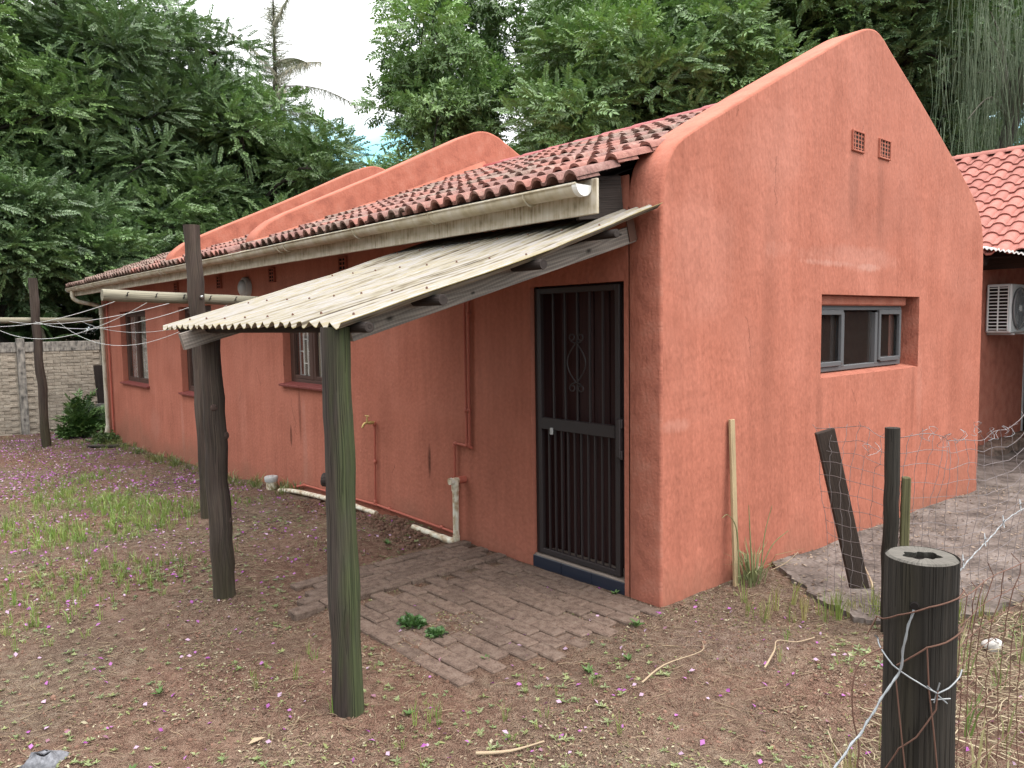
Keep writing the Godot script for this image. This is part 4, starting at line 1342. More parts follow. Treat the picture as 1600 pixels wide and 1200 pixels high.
func knot(at: Vector3, out: Vector3, r: float) -> ArrayMesh:
	var s := begin()
	tube(s, [at - out * r, at + out * r * 0.2, at + out * r * 0.42, at + out * r * 0.5], [r * 1.1, r, r * 0.7, r * 0.3], 9, true, null, 0.3)
	return done(s)

func sheet_y(x: float, z: float) -> float:
	return 1.836 + 0.319 * (x + 2.2) + 0.012 * wob.get_noise_2d(x * 2.0, z * 2.0) - 0.02 * sin(PI * clampf(-x / 2.2, 0, 1))

func make_canopy() -> void:
	var t := thing("lean_to_canopy", "corrugated cream sheet canopy on round timber posts, leaning on the house over the door", "canopy", Vector3(-1.1, -0.03, -1.1))
	var s := begin()
	s.set_smooth_group(0)
	var pitch := 0.103
	var nu := 24 * 8
	var nv := 14
	var grid := []
	for i in nu + 1:
		var col := []
		var z := 0.02 - i * 2.49 / nu
		for j in nv + 1:
			var x := lerpf(-2.215, -0.012, float(j) / nv)
			if j == 0:
				x += 0.012 * wob.get_noise_1d(z * 30)
			var y := sheet_y(x, z) + 0.015 * cos(TAU * (z - 0.02) / pitch)
			col.append(Vector3(x, y, z))
		grid.append(col)
	for side in 2:
		s.set_smooth_group(1 + side)
		var lift := Vector3(0, -0.0035 * side, 0)
		for i in nu:
			for j in nv:
				var us := []
				var ps := []
				for w in [[i, j], [i + 1, j], [i + 1, j + 1], [i, j + 1]]:
					ps.append(grid[w[0]][w[1]] + lift)
					us.append(Vector2(w[0] * 2.49 / nu, w[1] * 2.3 / nv))
				facing(s, ps, ps[0] + Vector3(0, -1 if side == 0 else 1, 0), us)
	put("roof_sheet", done(s), M.sheet, t)
	var e := begin()
	for i in nu:
		for j in [0, nv]:
			quad(e, grid[i][j], grid[i + 1][j], grid[i + 1][j] - Vector3(0, 0.0035, 0), grid[i][j] - Vector3(0, 0.0035, 0))
	for j in nv:
		for i in [0, nu]:
			quad(e, grid[i][j], grid[i][j + 1], grid[i][j + 1] - Vector3(0, 0.0035, 0), grid[i][j] - Vector3(0, 0.0035, 0))
	put("sheet_edge", done(e), M.sheet_edge, t)
	var nails := begin()
	for px in [-2.10, -1.70, -1.05, -0.47]:
		for k in 8:
			var z := 0.02 - 0.103 * (1 + 3 * k) 
			var y := sheet_y(px, z) + 0.016
			tube(nails, [Vector3(px, y - 0.004, z), Vector3(px - 0.001, y + 0.003, z), Vector3(px - 0.002, y + 0.008, z)], [0.007, 0.006, 0.003], 6)
	put("roofing_nails", done(nails), M.rust, t, "stuff")
	# purlins under the sheet
	for px in [-2.10, -1.70, -1.05, -0.47]:
		var p := begin()
		var y := sheet_y(px, 0.0) - 0.043
		tube(p, [Vector3(px, y, 0.05), Vector3(px + 0.01, y + 0.004, -1.2), Vector3(px, y, -2.42)], [0.026, 0.028, 0.026], 9, true, null, 0.12)
		put("purlin", done(p), M.wood_dark, t)
	# sloping rafters
	for q in [[-0.212, -2.06, 0.0], [-1.93, -2.26, -0.005]]:
		var r := begin()
		var a := Vector3(q[1], 1.812 + 0.2836 * (q[1] + 2.03) + q[2], q[0])
		var b := Vector3(-0.02, 1.812 + 0.2836 * 2.01 + q[2], q[0])
		var dirv := (b - a).normalized()
		var upv := Vector3(0, 0, 1).cross(dirv)
		var len := a.distance_to(b)
		var hh := 0.052
		var th := 0.021
		# long faces carry the plank's grain
		for sg in [-1.0, 1.0]:
			var o := Vector3(0, 0, th * sg)
			facing(r, [a - upv * hh + o, b - upv * hh + o, b + upv * hh + o, a + upv * hh + o], (a + b) / 2, [Vector2(0, 0), Vector2(0, len), Vector2(0.12, len), Vector2(0.12, 0)])
			var v: Vector3 = upv * hh * sg
			facing(r, [a + v - Vector3(0, 0, th), b + v - Vector3(0, 0, th), b + v + Vector3(0, 0, th), a + v + Vector3(0, 0, th)], (a + b) / 2, [Vector2(0, 0), Vector2(0, len), Vector2(0.042, len), Vector2(0.042, 0)])
			var c := a if sg < 0 else b
			facing(r, [c - upv * hh - Vector3(0, 0, th), c - upv * hh + Vector3(0, 0, th), c + upv * hh + Vector3(0, 0, th), c + upv * hh - Vector3(0, 0, th)], (a + b) / 2, [Vector2(0, 0), Vector2(0.04, 0), Vector2(0.04, 0.1), Vector2(0, 0.1)])
		put("rafter", done(r), M.plank, t)
	# hanger where the near rafter meets the wall
	var br := begin()
	box(br, Vector3(-0.06, 2.40, -0.185), Vector3(0.07, 0.14, 0.006), Basis(Vector3(0, 0, 1), 0.276))
	put("bracket", done(br), M.rust, t)
	# posts
	var p1 := begin()
	tube(p1, pole_pts(Vector3(-2.165, -0.25, -0.135), Vector3(-2.175, 1.822, -0.12), 26, 0.008, 3.0), [0.0725, 0.073, 0.072, 0.072, 0.0715, 0.071, 0.070, 0.070, 0.069, 0.070, 0.072, 0.074, 0.073, 0.071, 0.069, 0.068, 0.068, 0.067, 0.067, 0.067, 0.066, 0.066, 0.066, 0.066, 0.066, 0.066, 0.064], 20, true, moss, 0.10)
	var post := put("post", done(p1), M.wood_post, t)
	var k1 := knot(Vector3(-2.226, 1.13, -0.175), Vector3(-0.7, 0.1, -0.35).normalized(), 0.032)
	put("knot", k1, M.wood_dark, post)
	var p2 := begin()
	tube(p2, pole_pts(Vector3(-2.02, -0.3, -2.06), Vector3(-2.045, 1.76, -2.05), 26, 0.02, 12.0), [0.074, 0.074, 0.076, 0.075, 0.073, 0.072, 0.074, 0.075, 0.076, 0.073, 0.071, 0.070, 0.071, 0.072, 0.070, 0.068, 0.067, 0.066, 0.067, 0.068, 0.066, 0.066, 0.065, 0.065, 0.065, 0.065, 0.064], 18, true, bark_brown, 0.16)
	var postb := put("post", done(p2), M.wood_post, t)
	for kk in [[Vector3(-1.99, 1.12, -2.0), Vector3(0.5, 0, 0.8)], [Vector3(-2.06, 1.31, -1.995), Vector3(-0.2, 0, 1)], [Vector3(-1.985, 0.55, -2.01), Vector3(0.6, 0, 0.7)]]:
		put("knot", knot(kk[0], kk[1].normalized(), 0.026), M.wood_brown, postb)

# ------------------------------------------------------------------ washing line

func make_washing_line() -> void:
	var n := thing("clothesline_pole", "tall dark brown clothesline pole with crossbar, beside the canopy's far post", "clothesline pole", Vector3(-1.235, -0.1, -4.55), "clothesline poles")
	var s := begin()
	tube(s, pole_pts(Vector3(-1.235, -0.4, -4.55), Vector3(-1.285, 2.80, -4.55), 30, 0.02, 21.0), [0.082, 0.081, 0.08, 0.082, 0.081, 0.079, 0.078, 0.079, 0.078, 0.077, 0.076, 0.075], 16, true, bark_brown, 0.16)
	put("pole", done(s), M.wood_post, n)
	var ca := Vector3(-2.06, 2.135, -4.68)
	var cb := Vector3(-0.45, 2.085, -4.68)
	var c := begin()
	tube(c, line(ca, cb, 10), [0.054, 0.054, 0.053, 0.053, 0.052, 0.052, 0.05, 0.05, 0.048, 0.048, 0.047], 12, true, null, 0.08)
	var cross := put("crossbar", done(c), M.wood_pole, n)
	var b := begin()
	tube(b, [Vector3(-1.25, 2.12, -4.49), Vector3(-1.25, 2.12, -4.46), Vector3(-1.25, 2.12, -4.452)], [0.016, 0.016, 0.008], 8)
	put("bolt", done(b), M.chrome, n)
	var near := []
	for k in 6:
		var p := ca.lerp(cb, 0.12 + 0.155 * k)
		near.append(p + Vector3(0, -0.02, -0.05))
		var h := begin()
		tube(h, [p + Vector3(0, 0.0, 0.045), p + Vector3(0, 0.004, 0.072)], [0.007], 6)
		tube(h, smooth_path([p + Vector3(0, 0.004, 0.072), p + Vector3(0, 0.025, 0.08), p + Vector3(0.012, 0.03, 0.075)], 3), [0.005], 6)
		put("hook", done(h), M.wood_black_metal, cross)
	var f := thing("clothesline_pole", "far clothesline pole with crossbar, standing before the brick-patterned boundary wall", "clothesline pole", Vector3(-1.15, -0.36, -13.4), "clothesline poles")
	var s2 := begin()
	tube(s2, pole_pts(Vector3(-1.14, -0.7, -13.4), Vector3(-1.20, 2.78, -13.4), 24, 0.025, 33.0), [0.085, 0.084, 0.083, 0.082, 0.08, 0.078, 0.077, 0.076], 12, true, bark_brown, 0.14)
	put("pole", done(s2), M.wood_post, f)
	var c2 := begin()
	tube(c2, line(Vector3(-2.75, 2.02, -13.5), Vector3(-0.23, 2.0, -13.5), 8), [0.055], 10, true, null, 0.08)
	put("crossbar", done(c2), M.wood_pole, f)
	for k in 6:
		var w := begin()
		tube(w, sagging(near[k], Vector3(-2.35 + 0.38 * k, 1.99, -13.46), 24, [0.16, 0.34, 0.12, 0.20, 0.45, 0.26][k]), [0.0032], 4, false)
		var wire := put("clothesline", done(w), M.line_wire, self)
		tag(wire, ["pale clothesline from the outer left end of the near crossbar", "deeply sagging clothesline second from the crossbar's left end", "taut clothesline third from the crossbar's left end", "clothesline just left of the near pole's bolt", "lowest hanging clothesline, just right of the near pole", "clothesline from the crossbar's right end above the canopy"][k], "clothesline", "clotheslines strung between the poles")

# ------------------------------------------------------------------ boundary wall

func make_boundary_wall() -> void:
	var z := -16.15
	var t := thing("boundary_wall", "beige precast boundary wall with brick-patterned panels, grey top course and concrete posts", "wall", Vector3(-1, -0.42, z))
	var bay := 1.62
	var shapes := []
	for k in 4:
		var b := begin()
		box(b, Vector3.ZERO, Vector3(0.257, 0.0655, 0.05), Basis(), 0.006, 0.0025)
		shapes.append(done(b))
	for i in range(-4, 4):
		var xp := -1.07 + i * bay
		var p := begin()
		box(p, Vector3(xp, 0.58, z + 0.02), Vector3(0.15, 2.16, 0.13), Basis(), 0.012)
		put("post", done(p), M.wall_grey, t)
		var panel := begin()
		box(panel, Vector3(xp + bay / 2, 0.43, z - 0.02), Vector3(bay - 0.13, 1.86, 0.05))
		var pn := put("panel", done(panel), M.block2, t)
		var cap := begin()
		box(cap, Vector3(xp + bay / 2, 1.465, z), Vector3(bay - 0.14, 0.215, 0.07), Basis(), 0.01)
		# upright grooves of the top course
		put("coping_panel", done(cap), M.wall_grey, t)
		var shown: bool = i == -1 or i == 0
		var st := begin()
		for r in 26:
			var y := -0.40 + r * 0.0695
			for k in 6:
				var x := xp + 0.075 + 0.128 + k * 0.262 - (0.13 if r % 2 else 0.0)
				if x < xp + 0.12 or x > xp + bay - 0.12:
					continue
				var at := Transform3D(Basis.from_euler(Vector3(rf(-0.02, 0.02), rf(-0.01, 0.01), rf(-0.008, 0.008))), Vector3(x, y, z - 0.002 + rf(-0.004, 0.004)))
				if shown:
					piece("brick", shapes[rng.randi() % 4], M["block%d" % (rng.randi() % 4)], pn, at)
				else:
					st.append_from(shapes[k % 4], 0, at)
		if not shown:
			put("bricks", st.commit(), M.block1, pn, "stuff")
	# dark board leaning at the corner, with rubble at its foot
	var bd := begin()
	box(bd, Vector3(0.30, 0.55, -15.2), Vector3(0.34, 1.0, 0.05), Basis.from_euler(Vector3(-0.12, 0.1, 0.02)), 0.006)
	var board := put("leaning_board", done(bd), M.wood_dark, self)
	tag(board, "dark weathered board leaning in the corner beside the downpipe", "board")
	var ds := begin()
	box(ds, Vector3(0.25, 0.0, -14.9), Vector3(0.4, 0.5, 0.1), Basis.from_euler(Vector3(-0.1, -0.2, 0.0)), 0.01)
	var slab := put("concrete_slab", done(ds), M.wall_grey, self)
	tag(slab, "small grey concrete slab standing below the leaning dark board", "slab")
	var hz := begin()
	tube(hz, smooth_path([Vector3(-0.62, gy(-0.62, -12.6) + 0.03, -12.6), Vector3(-0.3, gy(-0.3, -12.3) + 0.03, -12.35), Vector3(-0.05, gy(-0.05, -12.3) + 0.03, -12.3)], 4), [0.03], 8)
	var hose := put("fallen_branch", done(hz), M.bark, self)
	tag(hose, "dark length of fallen branch on the soil at the far house corner", "branch")

# ------------------------------------------------------------------ carport behind the wall

func make_carport() -> void:
	var t := thing("carport", "low carport with green metal roof edge beyond the boundary wall", "carport", Vector3(-3.2, -0.5, -19))
	var s := begin()
	box(s, Vector3(-3.4, 2.02, -18.0), Vector3(4.2, 0.11, 0.10), Basis(Vector3(0, 0, 1), -0.01), 0.01)
	put("gutter", done(s), M.green_metal, t)
	var r := begin()
	for i in 42:
		var x0 := -5.5 + i * 0.1
		var lift := 0.025 if i % 2 else 0.0
		quad(r, Vector3(x0, 2.07 + lift, -17.95), Vector3(x0 + 0.1, 2.07 + 0.025 - lift, -17.95), Vector3(x0 + 0.1, 2.27 + 0.025 - lift, -21.5), Vector3(x0, 2.27 + lift, -21.5))
	put("roof", done(r), M.green_metal, t)
	for px in [-5.3, -3.4, -1.45]:
		for pz in [-18.1, -21.3]:
			var p := begin()
			box(p, Vector3(px, 0.78, pz), Vector3(0.09, 2.5, 0.09), Basis(), 0.006)
			put("post", done(p), M.wood_dark, t)

# ------------------------------------------------------------------ neighbouring building

func make_annexe() -> void:
	var t := thing("annexe", "red tiled building with a shaded veranda behind the right edge of the gable", "building", Vector3(10, -0.4, -1))
	var w := begin()
	box(w, Vector3(8.7, 1.15, -1.05), Vector3(4.4, 3.3, 0.2))
	put("wall", done(w), M.plaster, t)
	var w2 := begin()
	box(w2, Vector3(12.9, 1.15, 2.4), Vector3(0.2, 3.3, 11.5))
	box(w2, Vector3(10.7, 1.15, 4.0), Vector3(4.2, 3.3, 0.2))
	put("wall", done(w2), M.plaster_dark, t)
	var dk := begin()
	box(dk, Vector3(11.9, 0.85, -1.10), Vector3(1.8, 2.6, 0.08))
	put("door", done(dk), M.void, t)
	var df := begin()
	box(df, Vector3(10.95, 0.95, -0.98), Vector3(0.07, 2.9, 0.08), Basis(), 0.006)
	put("door_frame", done(df), M.lamp_rim, t)
	var ss := begin()
	for k in 7:
		box(ss, Vector3(8.9 + k * 0.42, -0.20 + rf(-0.02, 0.02), -0.82), Vector3(0.38 + rf(-0.05, 0.03), 0.2, 0.3), Basis(Vector3.UP, rf(-0.15, 0.15)), 0.03, 0.025)
	put("stone_step", done(ss), M.paver2, t)
	# roof
	var ex := 8.3
	var ey := 2.72
	var sl := 0.582
	var down := Vector3(-1, -sl, 0).normalized()
	var b := slope_basis(down, Vector3(0, 0, 1))
	var ridge_x := 11.7
	var dkr := begin()
	var yr := ey + sl * (ridge_x - ex)
	for sg in [-0.05, -0.09]:
		quad(dkr, Vector3(ex, ey + sg, 8.0), Vector3(ex, ey + sg, -6.5), Vector3(ridge_x, yr + sg, -6.5), Vector3(ridge_x, yr + sg, 8.0))
		quad(dkr, Vector3(15.1, ey + sg, 8.0), Vector3(15.1, ey + sg, -6.5), Vector3(ridge_x, yr + sg, -6.5), Vector3(ridge_x, yr + sg, 8.0))
	var roof := put("roof", done(dkr), M.underlay, t)
	var shapes := []
	for k in 3:
		shapes.append(tile_mesh(0.262, 0.385, 1, 0.058, 0.001))
	var far := begin()
	for c in 34:
		var zc := 2.0 - c * 0.26
		for r in 13:
			var o := Vector3(ex - 0.03, ey - 0.02, zc) - down * ((r + 1) * 0.303)
			o += b.y * rf(-0.002, 0.002)
			var tr := Transform3D(b * Basis.from_euler(Vector3(rf(-0.006, 0.006), rf(-0.004, 0.004), rf(-0.006, 0.006))), o)
			if c >= 2 and c < 19:
				piece("tile", shapes[rng.randi() % 3], M["newtile%d" % (rng.randi() % 3)], roof, tr)
			else:
				far.append_from(shapes[0], 0, tr)
	put("far_tiles", far.commit(), M.newtile1, roof, "stuff")
	var cap := cap_piece(0.14, 0.42)
	var zc := 2.2
	while zc > -6.4:
		piece("ridge_cap", cap, M["newtile%d" % (rng.randi() % 3)], roof, Transform3D(Basis(Vector3(-1, 0, 0), Vector3.UP, Vector3(0, 0, -1)), Vector3(ridge_x, yr - 0.03, zc)))
		zc -= 0.41
	for k in 9:
		var r := begin()
		var z := 1.9 - k * 0.9
		bar(r, Vector3(ex + 0.05, ey - 0.14, z), Vector3(ridge_x, yr - 0.16, z), 0.05, 0.10, Vector3.UP)
		put("rafter", done(r), M.wood_dark, roof)
	var beam := begin()
	box(beam, Vector3(ex + 0.55, ey - 0.12, -1.0), Vector3(0.08, 0.2, 6.6), Basis(), 0.006)
	put("beam", done(beam), M.wood_dark, t)
	var gt := begin()
	box(gt, Vector3(ex - 0.02, ey - 0.05, 0.9), Vector3(0.09, 0.06, 2.2), Basis(), 0.02)
	put("eaves_gutter", done(gt), M.ridge_red, t)
	# end of a corrugated sheet tucked under the eave
	var cs := begin()
	var a := Vector3(8.15, 2.83, -0.95)
	var e := Vector3(8.15, 2.57, 0.1)
	var nn := 96
	for i in nn:
		var pa := a.lerp(e, float(i) / nn) + Vector3(0, 0.012 * cos(i * TAU / 5.0), 0)
		var pb := a.lerp(e, float(i + 1) / nn) + Vector3(0, 0.012 * cos((i + 1) * TAU / 5.0), 0)
		quad(cs, pa, pb, pb + Vector3(1.6, 0.02, 0), pa + Vector3(1.6, 0.02, 0))
		quad(cs, pa, pb, pb + Vector3(0, -0.02, 0), pa + Vector3(0, -0.02, 0))
	put("corrugated_sheet", done(cs), M.white_plastic, t)

	var ac := thing("air_conditioner", "white outdoor air conditioning unit with round fan grille, hung on the shaded wall", "air conditioner", Vector3(9.4, 1.57, -0.78))
	var ax := 8.95
	var bx := begin()
	box(bx, Vector3(ax + 0.42, 1.93, -0.775), Vector3(0.80, 0.715, 0.33), Basis(), 0.015)
	put("casing", done(bx), M.ac_white, ac)
	var sg := begin()
	var gr := begin()
	box(sg, Vector3(ax + 0.012, 1.93, -0.775), Vector3(0.012, 0.64, 0.26))
	put("coil", done(sg), M.void, ac)
	for k in 13:
		box(gr, Vector3(ax + 0.002, 1.63 + k * 0.05, -0.775), Vector3(0.03, 0.014, 0.27), Basis(), 0.003)
	for k in 3:
		box(gr, Vector3(ax - 0.002, 1.93, -0.905 + k * 0.13), Vector3(0.032, 0.66, 0.014), Basis(), 0.003)
	put("side_grille", done(gr), M.ac_white, ac)
	var c := Vector3(ax + 0.32, 1.93, -0.612)
	var fd := begin()
	tube(fd, [c + Vector3(0, 0, 0.0), c + Vector3(0, 0, 0.006)], [0.295, 0.295], 32)
	var disc := put("fan_opening", done(fd), M.ac_grey, ac)
	var bl := begin()
	for k in 3:
		var an := k * TAU / 3
		var pv := []
		for q in [[0.05, -0.15], [0.26, -0.35], [0.27, 0.35], [0.05, 0.3]]:
			pv.append(c + Vector3(cos(an + q[1]) * q[0], sin(an + q[1]) * q[0], 0.012 + 0.01 * q[1]))
		quad(bl, pv[0], pv[1], pv[2], pv[3])
	put("fan_blade", done(bl), M.lamp_rim, disc)
	var hub := begin()
	tube(hub, [c + Vector3(0, 0, 0.02), c + Vector3(0, 0, 0.045)], [0.055, 0.045], 16)
	put("hub", done(hub), M.ac_white, disc)
	var rg := begin()
	for r in [0.09, 0.14, 0.19, 0.24, 0.30]:
		var ring := []
		for k in 33:
			ring.append(c + Vector3(cos(k * TAU / 32) * r, sin(k * TAU / 32) * r, 0.035))
		tube(rg, ring, [0.004 if r < 0.3 else 0.012], 5, false)
	for k in 12:
		var an := k * TAU / 12
		tube(rg, [c + Vector3(cos(an) * 0.05, sin(an) * 0.05, 0.037), c + Vector3(cos(an) * 0.3, sin(an) * 0.3, 0.035)], [0.004], 5, false)
	put("fan_grille", done(rg), M.ac_grey, disc)
	var lg := begin()
	tube(lg, [Vector3(ax + 0.72, 2.12, -0.612), Vector3(ax + 0.72, 2.12, -0.604)], [0.045], 16)
	put("red_mark", done(lg), M.red_mark, ac)
	for k in 2:
		var br := begin()
		box(br, Vector3(ax + 0.14 + 0.5 * k, 1.555, -0.77), Vector3(0.04, 0.03, 0.36), Basis(), 0.004)
		put("bracket", done(br), M.lamp_rim, ac)

# ------------------------------------------------------------------ fence

func wire_strand(pts: Array, r: float, twist := 0.0) -> SurfaceTool:
	var s := begin()
	tube(s, pts, [r], 5, false)
	if twist > 0:
		var q := []
		var d := 0.0
		for i in pts.size():
			if i > 0:
				d += pts[i].distance_to(pts[i - 1])
			q.append(pts[i] + Vector3(0, cos(d * 120.0), sin(d * 120.0)) * twist)
		tube(s, q, [r], 5, false)
	return s

# woven wire hung along a path of [x, z, height of the top]; bent and sagging
func mesh_panel(path: Array, cell: float, r: float, low: float, bend: float, sd: float) -> ArrayMesh:
	var s := begin()
	var total := 0.0
	var cum := [0.0]
	for i in path.size() - 1:
		total += Vector2(path[i + 1][0] - path[i][0], path[i + 1][1] - path[i][1]).length()
		cum.append(total)
	var at := func(d: float, t: float) -> Vector3:
		var i := 0
		while i < path.size() - 2 and cum[i + 1] < d:
			i += 1
		var u: float = clampf((d - cum[i]) / (cum[i + 1] - cum[i]), 0, 1)
		var x := lerpf(path[i][0], path[i + 1][0], u)
		var z := lerpf(path[i][1], path[i + 1][1], u)
		var top := lerpf(path[i][2], path[i + 1][2], u)
		var y := lerpf(gy(x, z) + low, top, t)
		var k := bend * (0.4 + 0.9 * t * t)
		return Vector3(x, y, z) + Vector3(wob.get_noise_3d(d * 3.0, t * 2.0, sd), 0.7 * wob.get_noise_3d(d * 3.0, t * 4.0, sd + 20), wob.get_noise_3d(d * 2.0, t * 2.0, sd + 40)) * k
	var nh := int(1.15 / cell)
	for h in nh + 1:
		var t := float(h) / nh
		var p := []
		var d := 0.0
		while d <= total:
			p.append(at.call(d, t))
			d += cell / 2.0
		tube(s, p, [r * (1.3 if h == nh else 1.0)], 4, false)
	var d := 0.0
	while d <= total:
		var p := []
		for h in 2 * nh + 1:
			p.append(at.call(d + 0.02 * wob.get_noise_2d(d * 30, h * 3.0), float(h) / (2 * nh)))
		# loose end of the upright, curled over the top wire
		var e: Vector3 = p[p.size() - 1]
		p.append(e + Vector3(rf(-0.03, 0.03), rf(0.0, 0.035), rf(-0.03, 0.03)))
		tube(s, p, [r], 4, false)
		d += cell
	return done(s)

func charred(p: Vector3, n: Vector3) -> Color:
	var c := Color(0.7, 0.7, 0.7).lerp(Color(1.5, 1.4, 1.3), clampf(0.5 + wob.get_noise_3d(p.x * 20, p.y * 2, p.z * 20), 0, 1))
	var g := clampf(n.dot(Vector3(-0.45, 0, -0.9)) * 1.3 - 0.25, 0, 1)
	c = c.lerp(Color(2.2, 2.3, 1.1), g)
	if n.y > 0.9:
		c = Color(5.0, 4.6, 4.0)
	return c

func make_fence() -> void:
	# near post with a hollow, split top
	var px := -2.20
	var pz := 2.36
	var top := 1.345
	var r := 0.068
	var t := thing("fence_post", "thick blackened round fence post with a hollow grey top, nearest the camera", "fence post", Vector3(px, gy(px, pz), pz), "fence posts")
	var s := begin()
	tube(s, line(Vector3(px + 0.015, -0.3, pz + 0.004), Vector3(px, top, pz), 20), [r * 1.04, r * 1.03, r * 1.02, r], 28, false, charred, 0.05)
	var body := put("shaft", done(s), M.wood_black, t)
	var cp := begin()
	var n := 28
	var c := Vector3(px, top, pz)
	for k in n:
		var ring := []
		for q in [0, 1]:
			var a: float = TAU * (k + q) / n
			var dv := Vector3(cos(a), 0, sin(a))
			var along := dv.dot(Vector3(0.75, 0, 0.66))
			var hr := 0.019 + 0.017 * absf(along) + 0.004 * sin(a * 7.0)
			ring.append([c + dv * r * 0.995 + Vector3(0, -0.004 + 0.002 * sin(a * 5), 0), c + dv * (r * 0.9) + Vector3(0, 0.002, 0), c + dv * hr + Vector3(0, 0.001, 0), c + dv * (hr + 0.012) + Vector3(0, -0.02, 0)])
		for e in 3:
			cp.set_smooth_group(-1)
			quad(cp, ring[0][e], ring[1][e], ring[1][e + 1], ring[0][e + 1], Vector2(k * 0.02, e * 0.02), Vector2(k * 0.02 + 0.02, e * 0.02), Vector2(k * 0.02 + 0.02, e * 0.02 + 0.02), Vector2(k * 0.02, e * 0.02 + 0.02))
	put("end_grain", done(cp), M.end_grain, body)
	var hl := begin()
	tube(hl, [c + Vector3(0, -0.075, 0), c + Vector3(0, -0.012, 0)], [0.036, 0.030], 16)
	put("hollow", done(hl), M.void, body)
	var hole := begin()
	var hp := Vector3(px - 0.0665, 1.262, pz + 0.014)
	tube(hole, [hp, hp + Vector3(-0.004, 0, 0.001)], [0.009, 0.007], 10)
	put("staple_hole", done(hole), M.void, body)

	var a := thing("fence_post", "thin dark fence post with a sawn pale top, behind the wire mesh", "fence post", Vector3(0.67, 0, 1.13), "fence posts")
	var sa := begin()
	tube(sa, pole_pts(Vector3(0.66, -0.3, 1.14), Vector3(0.675, 1.195, 1.13), 14, 0.02, 41.0), [0.042, 0.042, 0.041, 0.041], 14, true, charred, 0.08)
	put("shaft", done(sa), M.wood_black, a)
	var b := thing("fence_stake", "short greenish split stake tied behind the thin dark fence post", "stake", Vector3(0.80, 0, 1.09), "fence posts")
	var sb := begin()
	box(sb, Vector3(0.735, 0.24, 1.185), Vector3(0.06, 1.34, 0.045), Basis.from_euler(Vector3(0.0, 0.5, 0.012)), 0.006, 0.003)
	put("stake", done(sb), M.wood_green, b)
	var l := thing("leaning_plank", "dark plank leaning to the left, standing before the gable wall", "plank", Vector3(1.22, -0.03, 0.66), "fence posts")
	var sl := begin()
	var lo := Vector3(1.275, -0.03, 0.70)
	var hi := Vector3(0.93, 1.10, 0.60)
	bar(sl, lo, hi, 0.125, 0.035, Vector3(0.66, 0, -0.75), 0.004)
	put("board", done(sl), M.wood_brown_dark, l)

	var m1 := put("wire_mesh_fence", mesh_panel([[0.96, 0.62, 1.15], [0.72, 1.16, 1.16], [1.15, 1.27, 1.10], [1.5, 1.37, 1.04], [1.72, 1.42, 1.10], [1.85, 1.45, 1.22], [2.15, 1.5, 1.24], [2.6, 1.56, 1.22]], 0.088, 0.0016, 0.02, 0.10, 4.0), M.mesh_wire, self)
	tag(m1, "sagging crumpled wire mesh fence strung from the leaning plank past the thin dark post", "wire fence")
	var curl := begin()
	for k in 7:
		var o := Vector3(0.86 + 0.15 * k, 1.10 + 0.03 * sin(k * 2.0), 1.16 + 0.04 * k)
		if k == 0:
			o = Vector3(0.80, 1.03, 0.95)
		var p := []
		for i in 15:
			var an := i * 0.55 + k
			p.append(o + Vector3(cos(an) * 0.05 * (1 + 0.3 * sin(k * 3.0)), sin(an) * 0.04, 0.02 * sin(i * 1.3)) + Vector3(0.012 * i - 0.08, 0, 0))
		tube(curl, p, [0.0014], 4, false)
	var cw := put("tangled_wire", done(curl), M.galv, self)
	tag(cw, "loose galvanised wire tangled along the top of the sagging mesh", "wire")
	var m2 := put("wire_mesh_fence", mesh_panel([[px + 0.07, pz, 1.25], [px + 0.45, pz + 0.02, 1.22], [px + 1.1, pz + 0.04, 1.22], [px + 2.2, pz + 0.1, 1.22]], 0.06, 0.0012, 0.02, 0.06, 9.0), M.rust, self)
	tag(m2, "rusty woven wire fence running right from the thick hollow post", "wire fence")
	# barbed strand, tied to the thick post
	var bs := wire_strand(smooth_path([Vector3(px + 0.068, 1.262, pz + 0.03), Vector3(px + 0.16, 1.262, pz + 0.01), Vector3(px + 0.27, 1.275, pz), Vector3(px + 0.42, 1.30, pz), Vector3(px + 0.6, 1.325, pz), Vector3(px + 1.0, 1.33, pz + 0.02), Vector3(px + 2.2, 1.33, pz + 0.1)], 12), 0.0010, 0.0013)
	for d in [0.23, 0.37, 0.50, 0.63]:
		var o := Vector3(px + d, 1.262 + 0.016 + (d - 0.2) * 0.15, pz + 0.002)
		for k in 3:
			tube(bs, [o + Vector3(-0.012, 0.008 - 0.01 * k, 0.006), o + Vector3(0.012, -0.012 + 0.012 * k, -0.005)], [0.0011], 4)
	var barbed := put("barbed_wire", done(bs), M.galv, self)
	tag(barbed, "barbed wire strand leaving the thick hollow post to the right", "barbed wire")
	# bright stay wire from the hole in the post towards the lower left
	var toleft := Vector3(-0.753, 0, -0.658)
	var outw := Vector3(-0.94, 0, 0.34)
	var sp := [hp]
	for q in [[0.017, 0.065, 0.004], [0.026, 0.13, 0.008], [0.05, 0.165, 0.012], [0.096, 0.24, 0.03], [0.115, 0.262, 0.04], [0.174, 0.34, 0.07], [0.26, 0.46, 0.12], [0.4, 0.7, 0.2]]:
		sp.append(hp + toleft * q[0] - Vector3(0, q[1], 0) + outw * q[2])
	var sw := put("stay_wire", done(wire_strand(smooth_path(sp, 8), 0.0020, 0.0018)), M.galv, self)
	tag(sw, "bright twisted stay wire from the post's hole down to the lower left", "wire")
